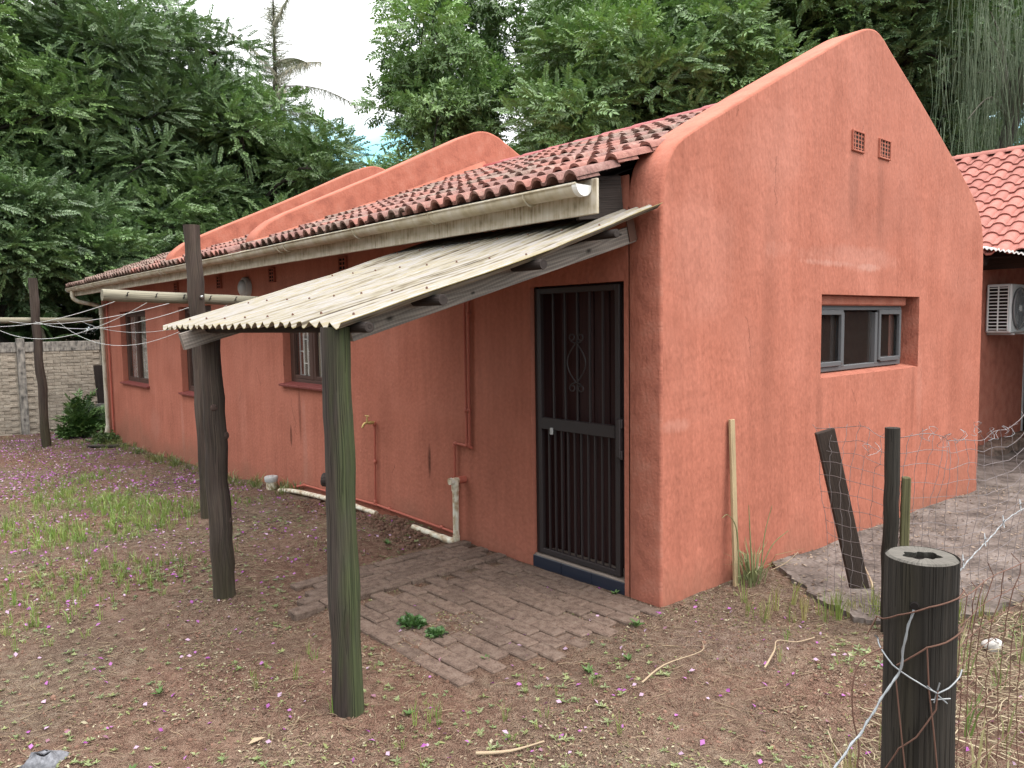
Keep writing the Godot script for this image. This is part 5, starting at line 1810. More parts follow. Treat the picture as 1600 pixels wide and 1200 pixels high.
	# older wires wrapped round the post: [share of the half width from its middle, height]
	var wraps := [
		[[[-1.35, 1.165], [-1.05, 1.205], [-0.5, 1.238], [0.2, 1.266], [1.0, 1.285]], 0.0017, "rust", "rusty wire wound round the thick post just under its hollow top"],
		[[[-0.5, 1.135], [-0.2, 1.158], [0.18, 1.185], [0.6, 1.196], [1.0, 1.212]], 0.0018, "rust", "reddish wire crossing the thick post below its staple hole"],
		[[[-1.1, 1.165], [-0.92, 1.152], [-0.6, 1.132], [0.0, 1.112], [0.45, 1.094], [0.7, 1.103], [1.0, 1.122]], 0.0019, "galv", "grey tie wire looped round the middle of the thick post"],
		[[[-0.75, 0.90], [-0.4, 0.965], [0.0, 1.0], [0.42, 1.06], [0.45, 1.10]], 0.0017, "rust", "rusty mesh wire slanting low across the thick post"],
		[[[0.18, 1.185], [0.25, 1.10], [0.38, 1.02], [0.55, 0.90]], 0.0016, "rust", "brown upright wire on the right half of the thick post"],
		[[[-0.52, 1.11], [-0.4, 1.03], [-0.2, 0.90]], 0.0016, "rust", "brown upright wire on the left half of the thick post"],
	]
	for w in wraps:
		var p := []
		var fine_pts := []
		for i in w[0].size() - 1:
			for k in 6:
				fine_pts.append([lerpf(w[0][i][0], w[0][i + 1][0], k / 6.0), lerpf(w[0][i][1], w[0][i + 1][1], k / 6.0)])
		fine_pts.append(w[0][w[0].size() - 1])
		for q in fine_pts:
			var fr: float = clampf(q[0], -1.0, 1.0)
			var an := deg_to_rad(160.0) - asin(fr)
			p.append(Vector3(px + cos(an) * (r + 0.008), q[1], pz + sin(an) * (r + 0.008)) + toleft * 0.068 * maxf(0.0, -q[0] - 1.0))
		var o := put("tie_wire", done(wire_strand(smooth_path(p, 5), w[1])), M[w[2]], self)
		tag(o, w[3], "wire", "wires on the thick post")
	var barb := begin()
	var bp := Vector3(px + cos(deg_to_rad(160.0 - 27.0)) * (r + 0.006), 1.094, pz + sin(deg_to_rad(160.0 - 27.0)) * (r + 0.006))
	for q in [[-0.02, 0.014, 0.02, -0.022], [0.004, 0.02, -0.006, -0.02], [-0.012, -0.014, 0.026, -0.012]]:
		tube(barb, [bp - toleft * q[0] + Vector3(0, q[1], 0), bp - toleft * q[2] + Vector3(0, q[3], 0)], [0.0016], 5)
	var bo := put("wire_barb", done(barb), M.galv, self)
	tag(bo, "silver barb twisted on the tie wire of the thick post", "wire", "wires on the thick post")
	# loose rusty loop beside the post
	var lp := []
	for q in [[0.075, 1.165, 0.0], [0.115, 1.145, 0.01], [0.13, 1.10, 0.02], [0.128, 1.03, 0.02], [0.115, 0.97, 0.02], [0.118, 0.90, 0.02], [0.10, 0.82, 0.03], [0.06, 0.72, 0.02]]:
		lp.append(Vector3(px, q[1], pz) + toleft * q[0] + outw * (0.03 + q[2]))
	var lo2 := put("loose_wire", done(wire_strand(smooth_path(lp, 5), 0.0017)), M.rust, self)
	tag(lo2, "loose rusty wire loop hanging left of the thick post", "wire")

	# pale slat leaning on the gable, among grass
	var ps := begin()
	bar(ps, Vector3(0.735, -0.08, 0.085), Vector3(0.755, 1.14, 0.022), 0.055, 0.02, Vector3(0, 0, 1), 0.003)
	var pl := put("pale_lath", done(ps), M.wood_pale, self)
	tag(pl, "pale narrow wooden lath leaning upright against the gable wall", "lath")

# ------------------------------------------------------------------ plants

func leaflet(s: SurfaceTool, a: Vector3, dirv: Vector3, side: Vector3, l: float, w: float, up: Vector3, col: Color) -> void:
	s.set_color(col)
	var m := a + dirv * l * 0.45
	var tip := a + dirv * l - up * l * 0.12
	tri(s, a, m + side * w + up * w * 0.25, tip)
	tri(s, a, tip, m - side * w + up * w * 0.25)

# feathered sprig: pairs of leaflets along a drooping stalk that points along +z
func sprig(pairs: int, length: float, ll: float, lw: float, droop: float) -> ArrayMesh:
	var s := begin()
	var at := func(t: float) -> Vector3:
		return Vector3(0, -droop * t * t * length, t * length)
	for i in pairs:
		var t := (i + 0.7) / pairs
		var p: Vector3 = at.call(t)
		for sg in [-1.0, 1.0]:
			var d := Vector3(sg * rf(0.75, 1.0), rf(-0.35, 0.2), rf(0.35, 0.75)).normalized()
			var up := Vector3(rf(-0.3, 0.3), 1, rf(-0.3, 0.3)).normalized()
			leaflet(s, p, d, d.cross(up).normalized(), ll * rf(0.75, 1.15) * (1.0 - 0.3 * absf(t - 0.5)), lw, up, Color.WHITE * rf(0.8, 1.2))
	leaflet(s, at.call(1.0), Vector3(0, -0.3, 1).normalized(), Vector3.RIGHT, ll, lw, Vector3.UP, Color.WHITE)
	s.set_color(Color(0.7, 0.6, 0.5))
	for i in 2:
		var a: Vector3 = at.call(i * 0.5)
		var b: Vector3 = at.call(i * 0.5 + 0.5)
		quad(s, a + Vector3(0.004, 0, 0), a - Vector3(0.004, 0, 0), b - Vector3(0.003, 0, 0), b + Vector3(0.003, 0, 0))
	return done(s)

# whorl of broad leaves at a twig's end
func whorl(n: int, ll: float, lw: float) -> ArrayMesh:
	var s := begin()
	for i in n:
		var a := i * 2.4
		var e := lerpf(0.9, -0.5, float(i) / n)
		var d := Vector3(cos(a) * cos(e), sin(a) * cos(e) * 0.8, sin(e) + 0.25).normalized()
		var up := Vector3(0, 0.8, 0.6)
		leaflet(s, Vector3(0, 0, -0.02 * i), d, d.cross(up).normalized(), ll * rf(0.7, 1.1), lw, up.normalized(), Color.WHITE * rf(0.8, 1.25))
	return done(s)

func aim(d: Vector3, roll: float) -> Basis:
	var z := d.normalized()
	var x := Vector3.UP.cross(z)
	if x.length() < 0.05:
		x = Vector3.RIGHT
	x = x.normalized()
	return Basis(x, z.cross(x), z) * Basis(Vector3(0, 0, 1), roll)

# a tree: trunk and limbs reaching into clumps that fill the crown's ellipsoids, each clump dressed with sprigs
func tree(called: String, label: String, foot: Vector3, trunk_r: float, fork: float, blobs: Array, clumps: int, per: int, clump_r: float, leafs: Array, hue: Color, young: Color, lean := Vector3.ZERO, scale := 1.0) -> Node3D:
	var t := thing(called, label, "tree", foot, "trees round the yard")
	var cs := []
	var tot := 0.0
	for b in blobs:
		tot += b[1].x * b[1].y * b[1].z
	for b in blobs:
		var k := int(ceil(clumps * b[1].x * b[1].y * b[1].z / tot))
		for i in k:
			var d := Vector3(rng.randfn(), rng.randfn(), rng.randfn()).normalized()
			var rr := pow(rng.randf(), 0.28)
			cs.append([b[0] + d * rr * b[1], clump_r * rf(0.65, 1.3), rr])
	# wood
	var w := begin()
	var top := foot + Vector3(0, fork, 0) + lean
	tube(w, pole_pts(foot - Vector3(0, 0.4, 0), top, 8, 0.6, foot.x), [trunk_r * 1.35, trunk_r * 1.1, trunk_r, trunk_r * 0.95, trunk_r * 0.9, trunk_r * 0.86, trunk_r * 0.84, trunk_r * 0.8, trunk_r * 0.78], 12, true, null, 0.12)
	var trunk := put("trunk", done(w), M.bark, t)
	var mains := []
	for i in 7:
		var c: Array = cs[(i * 37) % cs.size()]
		var mid: Vector3 = top.lerp(c[0], 0.5) + Vector3(rf(-0.5, 0.5), rf(0.0, 0.7), rf(-0.5, 0.5))
		var path := smooth_path([top, mid, c[0]], 5)
		var s := begin()
		var rad := []
		for k in path.size():
			rad.append(lerpf(trunk_r * 0.55, 0.025, float(k) / (path.size() - 1)))
		tube(s, path, rad, 8, false, null, 0.12)
		put("limb", done(s), M.bark, t)
		mains.append(path)
	var tw := begin()
	for i in cs.size():
		var c: Vector3 = cs[i][0]
		var best: Vector3 = top
		var bd := 1e9
		for m in mains:
			for k in range(2, m.size()):
				var dd: float = m[k].distance_to(c)
				if dd < bd and dd > 0.3:
					bd = dd
					best = m[k]
		if bd < 6.0:
			tube(tw, smooth_path([best, best.lerp(c, 0.5) + Vector3(rf(-0.2, 0.2), rf(-0.3, 0.2), rf(-0.2, 0.2)), c], 3), [0.035, 0.03, 0.026, 0.022, 0.018, 0.015, 0.012], 5, false)
	put("branches", done(tw), M.bark, t, "stuff")
	# foliage
	for kind in leafs.size():
		var places := []
		var tints := []
		for i in cs.size():
			if i % leafs.size() != kind:
				continue
			var c: Vector3 = cs[i][0]
			var r: float = cs[i][1]
			var tone := rf(0.75, 1.25)
			var fresh: float = clampf(rf(-0.5, 0.75), 0, 1)
			var squash := rf(0.55, 0.85)
			for k in int(per * 1.4 * r * r / (clump_r * clump_r)):
				var d := Vector3(rng.randfn(), rng.randfn() * 0.8 + 0.35, rng.randfn()).normalized()
				var rad := r * pow(rng.randf(), 0.4)
				var p := c + d * rad * Vector3(1, squash, 1)
				var dirv := (d * Vector3(1, 0.5, 1) + Vector3(rf(-0.7, 0.7), rf(-0.45, 0.5), rf(-0.7, 0.7))).normalized()
				var sc := scale * rf(0.7, 1.25)
				places.append(Transform3D(aim(dirv, rf(-1.1, 1.1)).scaled(Vector3.ONE * sc), p))
				var out := clampf(rad / r, 0, 1)
				var col := hue.lerp(young, clampf(fresh * out * 0.8 + (0.25 if rng.randf() < 0.12 else 0.0), 0, 1)) * tone * rf(0.8, 1.2)
				tints.append(Color(col.r, col.g, col.b))
		many("crown", leafs[kind], M.leaf, t, places, tints)
	return t

func make_trees() -> void:
	var fe := []
	for k in 2:
		fe.append(sprig(11, 0.44, 0.10, 0.025, 0.13))
	var fine := [sprig(12, 0.44, 0.082, 0.022, 0.15), sprig(12, 0.42, 0.088, 0.022, 0.10)]
	var broad := [whorl(11, 0.20, 0.036), sprig(5, 0.34, 0.17, 0.034, 0.15)]
	var dark := Color(0.125, 0.19, 0.088)
	var mid := Color(0.162, 0.245, 0.100)
	var bright := Color(0.235, 0.355, 0.115)
	var olive := Color(0.18, 0.28, 0.10)
	# left mass, beyond the boundary wall
	tree("tree", "large feathery tree filling the upper left corner of the sky", Vector3(-3.0, -0.5, -21.0), 0.32, 4.2, [[Vector3(-2.6, 8.2, -20.6), Vector3(4.2, 3.9, 3.4)], [Vector3(-3.5, 5.2, -19.6), Vector3(3.2, 1.5, 2.0)]], 120, 92, 1.05, fe, mid * 1.15, bright)
	tree("tree", "dark broad tree with a forked trunk showing above the house's far roof end", Vector3(3.4, -0.5, -21.5), 0.34, 4.0, [[Vector3(2.6, 8.3, -21.5), Vector3(3.9, 3.2, 3.2)], [Vector3(1.8, 5.2, -19.6), Vector3(3.4, 1.6, 1.8)]], 120, 92, 1.05, fine, dark, olive)
	tree("tree", "rounded green tree right of the forked trunk, standing below the dead palm", Vector3(6.2, -0.5, -20.5), 0.28, 3.6, [[Vector3(6.0, 6.0, -19.8), Vector3(2.9, 2.5, 2.4)], [Vector3(4.9, 4.0, -18.2), Vector3(2.6, 1.5, 1.5)]], 90, 90, 0.95, fe, mid, olive)
	tree("tree", "low tree whose boughs hang over the boundary wall at the left edge", Vector3(-1.6, -0.5, -18.6), 0.26, 3.0, [[Vector3(-2.0, 3.9, -17.6), Vector3(2.8, 1.4, 1.3)], [Vector3(0.6, 3.7, -18.2), Vector3(1.8, 1.0, 1.2)]], 70, 80, 0.75, fe, dark, olive, Vector3(0.6, 0, 0.2))
	tree("tree", "dark background tree deep behind the boundary wall at far left", Vector3(-3, -0.5, -30), 0.35, 5.0, [[Vector3(-3, 7.0, -29), Vector3(7.5, 5.0, 2.6)]], 120, 60, 1.4, fine, dark, mid, Vector3.ZERO, 1.5)
	tree("tree", "dark background tree between the left trees, deep behind the house's far end", Vector3(8, -0.5, -29), 0.35, 4.0, [[Vector3(7.5, 4.8, -28), Vector3(6.5, 3.4, 2.4)]], 100, 60, 1.3, fine, dark, mid, Vector3.ZERO, 1.5)
	# low trees seen in the gap of sky
	tree("tree", "small pale green tree low in the gap of sky above the far parapet", Vector3(14.2, -0.5, -23.6), 0.2, 3.0, [[Vector3(13.6, 6.2, -23.8), Vector3(2.6, 2.1, 1.8)], [Vector3(16.6, 6.8, -23.0), Vector3(1.8, 1.5, 1.6)]], 60, 80, 0.85, fine, mid, bright)
	# middle and right
	tree("tree", "tall open tree with pale branches right of the gap of sky", Vector3(13.0, -0.5, -14.6), 0.34, 5.0, [[Vector3(10.5, 9.6, -16.0), Vector3(2.6, 2.8, 2.2)], [Vector3(9.9, 7.2, -15.4), Vector3(1.8, 1.4, 1.6)], [Vector3(14.2, 9.6, -13.2), Vector3(3.2, 3.0, 2.6)]], 100, 66, 0.85, broad, mid, bright)
	tree("tree", "dense bright green tree rising behind the middle of the tiled roof", Vector3(12.6, -0.5, -9.6), 0.34, 3.8, [[Vector3(12.4, 6.6, -9.6), Vector3(3.3, 3.3, 3.0)], [Vector3(11.2, 5.4, -11.2), Vector3(2.4, 2.0, 1.8)]], 130, 95, 0.95, [fe[0], broad[1]], mid, bright)
	tree("tree", "tall feathery tree directly behind the peak of the near gable", Vector3(16.0, -0.5, -8.2), 0.38, 5.0, [[Vector3(15.4, 7.8, -8.4), Vector3(3.8, 3.8, 3.2)]], 130, 90, 1.0, fe, mid, bright)
	tree("tree", "dark spreading tree with a heavy bent limb behind the gable's right slope", Vector3(18.5, -0.5, -5.4), 0.42, 5.4, [[Vector3(18.0, 9.6, -5.4), Vector3(4.2, 2.6, 3.2)], [Vector3(19.5, 6.6, -5.6), Vector3(3.2, 1.2, 2.4)]], 100, 80, 1.05, fine, dark, olive)
	tree("tree", "dark background tree filling the gaps behind the right hand trees", Vector3(24, -0.5, -14), 0.4, 4.0, [[Vector3(24, 7.5, -14), Vector3(4.0, 6.0, 7.5)], [Vector3(26, 7.0, -5), Vector3(3.2, 6.0, 5.5)]], 150, 60, 1.5, fine, dark, mid, Vector3.ZERO, 1.6)
	tree("tree", "dark background tree behind the tall open tree, right of the gap of sky", Vector3(20, -0.5, -20), 0.36, 4.0, [[Vector3(20.5, 6.2, -19.0), Vector3(3.4, 4.4, 3.2)]], 80, 70, 1.3, fine, dark, mid, Vector3.ZERO, 1.5)

	# the same belt of trees goes on along the left side of the yard
	tree("tree", "broad tree along the left side of the yard, nearest the boundary wall", Vector3(-17.0, -0.5, -12.0), 0.34, 4.0, [[Vector3(-17, 6.6, -12.0), Vector3(3.6, 5.2, 4.6)]], 70, 60, 1.5, fine, dark, mid, Vector3.ZERO, 1.8)
	tree("tree", "broad tree along the left side of the yard, level with the canopy", Vector3(-17.6, -0.5, -3.5), 0.34, 4.0, [[Vector3(-17.6, 6.0, -3.4), Vector3(3.4, 5.2, 4.6)]], 70, 60, 1.5, fine, dark, mid, Vector3.ZERO, 1.8)
	tree("tree", "broad tree along the left side of the yard, behind the viewer", Vector3(-18.0, -0.5, 5.0), 0.34, 4.0, [[Vector3(-18.0, 6.0, 5.0), Vector3(3.4, 5.0, 4.4)]], 70, 60, 1.5, fine, dark, mid, Vector3.ZERO, 1.8)
	# undergrowth right behind the boundary wall
	tree("tree", "bushy undergrowth tree low behind the boundary wall", Vector3(-1.5, -0.5, -23.5), 0.14, 1.4, [[Vector3(-1.5, 2.2, -23.5), Vector3(6.5, 2.4, 1.2)]], 70, 90, 1.0, fe, dark, mid, Vector3.ZERO, 1.3)
	# bent limb that shows dark against the leaves
	make_dead_palm(Vector3(7.6, -0.5, -22.2))
	make_weeping(Vector3(15.2, -0.5, -2.9))
	make_palm(Vector3(-0.35, -0.5, -17.6))

func make_dead_palm(foot: Vector3) -> void:
	var t := thing("dead_palm", "tall thin palm with dry drooping grey brown fronds against the bright sky", "palm", foot)
	var w := begin()
	tube(w, pole_pts(foot, foot + Vector3(0.1, 13.5, 0), 16, 0.2, 77.0), [0.22, 0.2, 0.19, 0.18, 0.17, 0.16, 0.15, 0.14, 0.13, 0.12, 0.11, 0.10, 0.085, 0.07, 0.055, 0.04, 0.02], 10)
	put("trunk", done(w), M.bark, t)
	var hair := begin()
	for i in 1500:
		var yy := lerpf(6.5, 13.2, pow(rng.randf(), 0.8))
		var az := rng.randf() * TAU
		var l := rf(0.25, 1.25) * lerpf(1.2, 0.45, (yy - 6.5) / 6.7)
		var o := foot + Vector3(0.06, yy, 0)
		var e := o + Vector3(cos(az) * l, l * rf(-0.1, 0.5), sin(az) * l)
		var e2 := e + Vector3(cos(az) * 0.15, -l * rf(0.15, 0.6), sin(az) * 0.15)
		var c := Color(0.30, 0.27, 0.21).lerp(Color(0.16, 0.19, 0.12), rng.randf())
		hair.set_color(c)
		var wv := (e - o).cross(Vector3(rf(-1, 1), rf(-1, 1), rf(-1, 1))).normalized() * 0.009
		quad(hair, o - wv, o + wv, e + wv * 0.7, e - wv * 0.7)
		tri(hair, e - wv * 0.7, e + wv * 0.7, e2)
	put("dry_twigs", done(hair), M.frond, t, "stuff")
	var fr := [
		[6.6, Vector3(0.95, 0.45, -0.2), 3.6, 0.9], [5.2, Vector3(0.8, 0.55, 0.3), 3.0, 0.9], [7.4, Vector3(0.9, 0.35, 0.1), 3.2, 0.7], [7.9, Vector3(-0.8, 0.7, 0.2), 2.4, 0.5],
		[7.0, Vector3(-0.9, 0.4, -0.3), 2.6, 0.8], [7.7, Vector3(0.4, 0.5, 0.8), 2.2, 0.6], [8.2, Vector3(0.75, 0.6, -0.4), 2.4, 0.55], [9.3, Vector3(0.1, 0.8, 0.7), 1.8, 0.4], [6.2, Vector3(0.9, 0.5, 0.5), 2.6, 0.8],
	]
	for i in 8:
		var az := i * 2.4
		fr.append([rf(4.0, 7.5), Vector3(cos(az), rf(0.25, 0.8), sin(az)), rf(0.9, 2.0), rf(0.5, 0.9)])
	for f in fr:
		var s := begin()
		var a := foot + Vector3(0.05, f[0] + 3.0, 0)
		var d: Vector3 = f[1].normalized()
		var p := []
		for i in 13:
			var u := i / 12.0
			p.append(a + d * f[2] * u - Vector3(0, f[3] * f[2] * 0.6 * u * u, 0))
		s.set_color(Color(0.12, 0.10, 0.075))
		tube(s, p, [0.028, 0.024, 0.02, 0.016, 0.012, 0.01, 0.008], 5, false)
		for i in range(1, 13):
			for k in 30:
				var u := (i - rng.randf())
				var q: Vector3 = p[int(u)].lerp(p[mini(int(u) + 1, 12)], u - int(u))
				var side := d.cross(Vector3.UP).normalized() * (1.0 if k % 2 else -1.0)
				var l: float = rf(0.35, 1.15) * (0.5 + 0.5 * sin(PI * minf(u / 12.0 + 0.15, 1.0))) * minf(f[2] / 2.4, 1.2)
				var e := q + side * l * rf(-0.15, 0.6) + d * l * rf(-0.15, 0.5) - Vector3(0, l * rf(0.35, 0.95), 0)
				var c := Color(0.34, 0.29, 0.22).lerp(Color(0.20, 0.22, 0.15), rng.randf()) * rf(0.7, 1.2)
				s.set_color(Color(c.r, c.g, c.b))
				var wv := (e - q).cross(d).normalized() * 0.013
				tri(s, q - wv, q + wv, e)
		put("frond", done(s), M.frond, t)

func make_weeping(foot: Vector3) -> void:
	var t := thing("weeping_tree", "weeping tree with long grey green hanging strands at the upper right edge", "tree", foot)
	var w := begin()
	tube(w, pole_pts(foot, foot + Vector3(0.4, 7.4, 0.3), 8, 0.4, 5.0), [0.26, 0.24, 0.22, 0.2, 0.19, 0.18, 0.17, 0.15, 0.12], 10)
	put("trunk", done(w), M.bark, t)
	var s := begin()
	for i in 46:
		var u := rf(-0.55, 2.6)
		var a := foot + Vector3(rf(-1.6, 1.2), rf(6.2, 10.0), u)
		var b := foot + Vector3(0.4, 6.5, 0.3)
		if i < 16:
			s.set_color(Color(0.10, 0.09, 0.07))
			tube(s, smooth_path([b, b.lerp(a, 0.5) + Vector3(0, 0.5, 0), a], 4), [0.06, 0.05, 0.04, 0.03, 0.025, 0.02, 0.015, 0.012, 0.01], 5, false)
		for k in 24:
			var o := a + Vector3(rf(-0.55, 0.55), rf(-0.4, 0.4), rf(-0.55, 0.55))
			var l := rf(1.2, 3.4)
			var c := Color(0.075, 0.105, 0.06).lerp(Color(0.16, 0.19, 0.12), rng.randf())
			s.set_color(c)
			var dv := Vector3(rf(-0.12, 0.12), -1, rf(-0.12, 0.12))
			var sway := Vector3(rf(-0.1, 0.1), 0, rf(-0.1, 0.1))
			var ww := Vector3(rf(-1, 1), 0, rf(-1, 1)).normalized() * rf(0.004, 0.009)
			for q in 4:
				var p0 := o + dv * l * q / 4.0 + sway * sin(q * 0.8)
				var p1 := o + dv * l * (q + 1) / 4.0 + sway * sin((q + 1) * 0.8)
				quad(s, p0 - ww * (1.0 - q * 0.22), p0 + ww * (1.0 - q * 0.22), p1 + ww * (0.78 - q * 0.22), p1 - ww * (0.78 - q * 0.22))
				if rng.randf() < 0.5:
					var lf := Vector3(rf(-1, 1), -0.8, rf(-1, 1)).normalized() * rf(0.08, 0.2)
					tri(s, p0 - ww, p0 + ww, p0 + lf)
	put("hanging_strands", done(s), M.frond, t, "stuff")

func make_palm(foot: Vector3) -> void:
	var t := thing("palm", "low palm with arching green fronds just behind the boundary wall", "palm", foot)
	var w := begin()
	tube(w, smooth_path([foot, foot + Vector3(0.15, 1.2, 0), foot + Vector3(-0.1, 2.4, 0.1), foot + Vector3(-0.35, 4.2, 0.2)], 4), [0.07, 0.065, 0.06, 0.055, 0.05], 9)
	put("stem", done(w), M.wood_pole, t)
	for i in 22:
		var s := begin()
		var az := i * 2.4
		var a := foot + Vector3(rf(-0.7, 0.7), rf(1.0, 3.0), rf(-0.2, 0.3))
		var d := Vector3(cos(az), rf(0.25, 0.9), sin(az) * 0.7).normalized()
		var l := rf(1.1, 1.7)
		var p := []
		for k in 9:
			var u := k / 8.0
			p.append(a + d * l * u - Vector3(0, l * 0.75 * u * u, 0))
		s.set_color(Color(0.10, 0.14, 0.05))
		tube(s, p, [0.012, 0.01, 0.008, 0.006, 0.005], 4, false)
		for k in range(1, 9):
			for q in 5:
				var u := (k - q / 5.0)
				var o: Vector3 = p[int(u)].lerp(p[mini(int(u) + 1, 8)], u - int(u))
				for sg in [-1.0, 1.0]:
					var side: Vector3 = d.cross(Vector3.UP).normalized() * sg
					var e: Vector3 = o + side * 0.33 * sin(PI * minf(u / 8.0 + 0.12, 1)) + d * 0.18 - Vector3(0, 0.16, 0)
					var c := Color(0.06, 0.125, 0.04) * rf(0.7, 1.5)
					s.set_color(Color(c.r, c.g, c.b))
					var wv := (e - o).cross(Vector3.UP).normalized() * 0.017
					tri(s, o - wv, o + wv, e)
		put("frond", done(s), M.frond, t)

func make_shrub(called: String, label: String, at: Vector3, size: Vector3, n: int, leafm: Mesh, c0: Color, c1: Color, sc: float) -> void:
	var t := thing(called, label, "plant", at)
	var s := begin()
	for i in 9:
		var e := at + Vector3(rf(-1, 1) * size.x, size.y * rf(0.5, 0.95), rf(-1, 1) * size.z) * 0.8
		tube(s, smooth_path([at, at.lerp(e, 0.5) + Vector3(0, size.y * 0.15, 0), e], 3), [0.012, 0.01, 0.008, 0.006, 0.005, 0.004, 0.003], 5, false)
	put("stems", done(s), M.bark, t)
	var places := []
	var tints := []
	for i in n:
		var d := Vector3(rng.randfn(), absf(rng.randfn()) + 0.15, rng.randfn()).normalized()
		var p := at + d * size * pow(rng.randf(), 0.45) * (0.85 + 0.4 * wob.get_noise_3dv(d * 3.0))
		places.append(Transform3D(aim(d + Vector3(rf(-0.5, 0.5), rf(-0.4, 0.3), rf(-0.5, 0.5)), rf(-1, 1)).scaled(Vector3.ONE * sc * rf(0.7, 1.3)), p))
		var c := c0.lerp(c1, rng.randf()) * rf(0.8, 1.2)
		tints.append(Color(c.r, c.g, c.b))
	many("foliage", leafm, M.leaf, t, places, tints)

# tuft of grass blades growing from the origin
func tuft(n: int, h: float, spread: float, w: float, bend: float) -> ArrayMesh:
	var s := begin()
	for i in n:
		var az := rng.randf() * TAU
		var out := Vector3(cos(az), 0, sin(az))
		var o := out * rng.randf() * spread
		var l := h * rf(0.45, 1.1)
		var side := out.cross(Vector3.UP).rotated(Vector3.UP, rf(-0.7, 0.7)) * w
		var b := bend * rf(0.3, 1.2)
		var p0 := o
		var p1 := o + Vector3(0, l * 0.55, 0) + out * b * l * 0.25
		var p2 := o + Vector3(0, l * (1.0 - 0.3 * b), 0) + out * b * l * 0.85
		var c := Color.WHITE * rf(0.75, 1.25)
		s.set_color(c)
		quad(s, p0 - side, p0 + side, p1 + side * 0.8, p1 - side * 0.8)
		tri(s, p1 - side * 0.8, p1 + side * 0.8, p2)
	return done(s)

func rosette(n: int, l: float, w: float, rise: float) -> ArrayMesh:
	var s := begin()
	for i in n:
		var az := i * 2.4 + rf(-0.3, 0.3)
		var d := Vector3(cos(az), rise * rf(0.4, 1.3), sin(az)).normalized()
		leaflet(s, Vector3(0, 0.004, 0), d, d.cross(Vector3.UP).normalized(), l * rf(0.6, 1.1), w, Vector3.UP, Color.WHITE * rf(0.8, 1.2))
	return done(s)

func on_ground(x: float, z: float, yaw: float, tilt: float, sc: float, lift := 0.0) -> Transform3D:
	return Transform3D(Basis.from_euler(Vector3(rf(-tilt, tilt), yaw, rf(-tilt, tilt))).scaled(Vector3.ONE * sc), Vector3(x, gy(x, z) + lift, z))

func apron_side(x: float, z: float) -> bool:
	return (x > 1.0 and z > 0.0 and z < 1.4) or (x > 1.4 and z < 1.7)

func inside_house(x: float, z: float) -> bool:
	return x > -0.02 and z < 0.02

func scatter_spot(zones: Array) -> Vector2:
	# zones: [x0, x1, z0, z1, weight]
	var tot := 0.0
	for q in zones:
		tot += q[4]
	var k := rng.randf() * tot
	for q in zones:
		k -= q[4]
		if k <= 0:
			return Vector2(rf(q[0], q[1]), rf(q[2], q[3]))
	return Vector2.ZERO

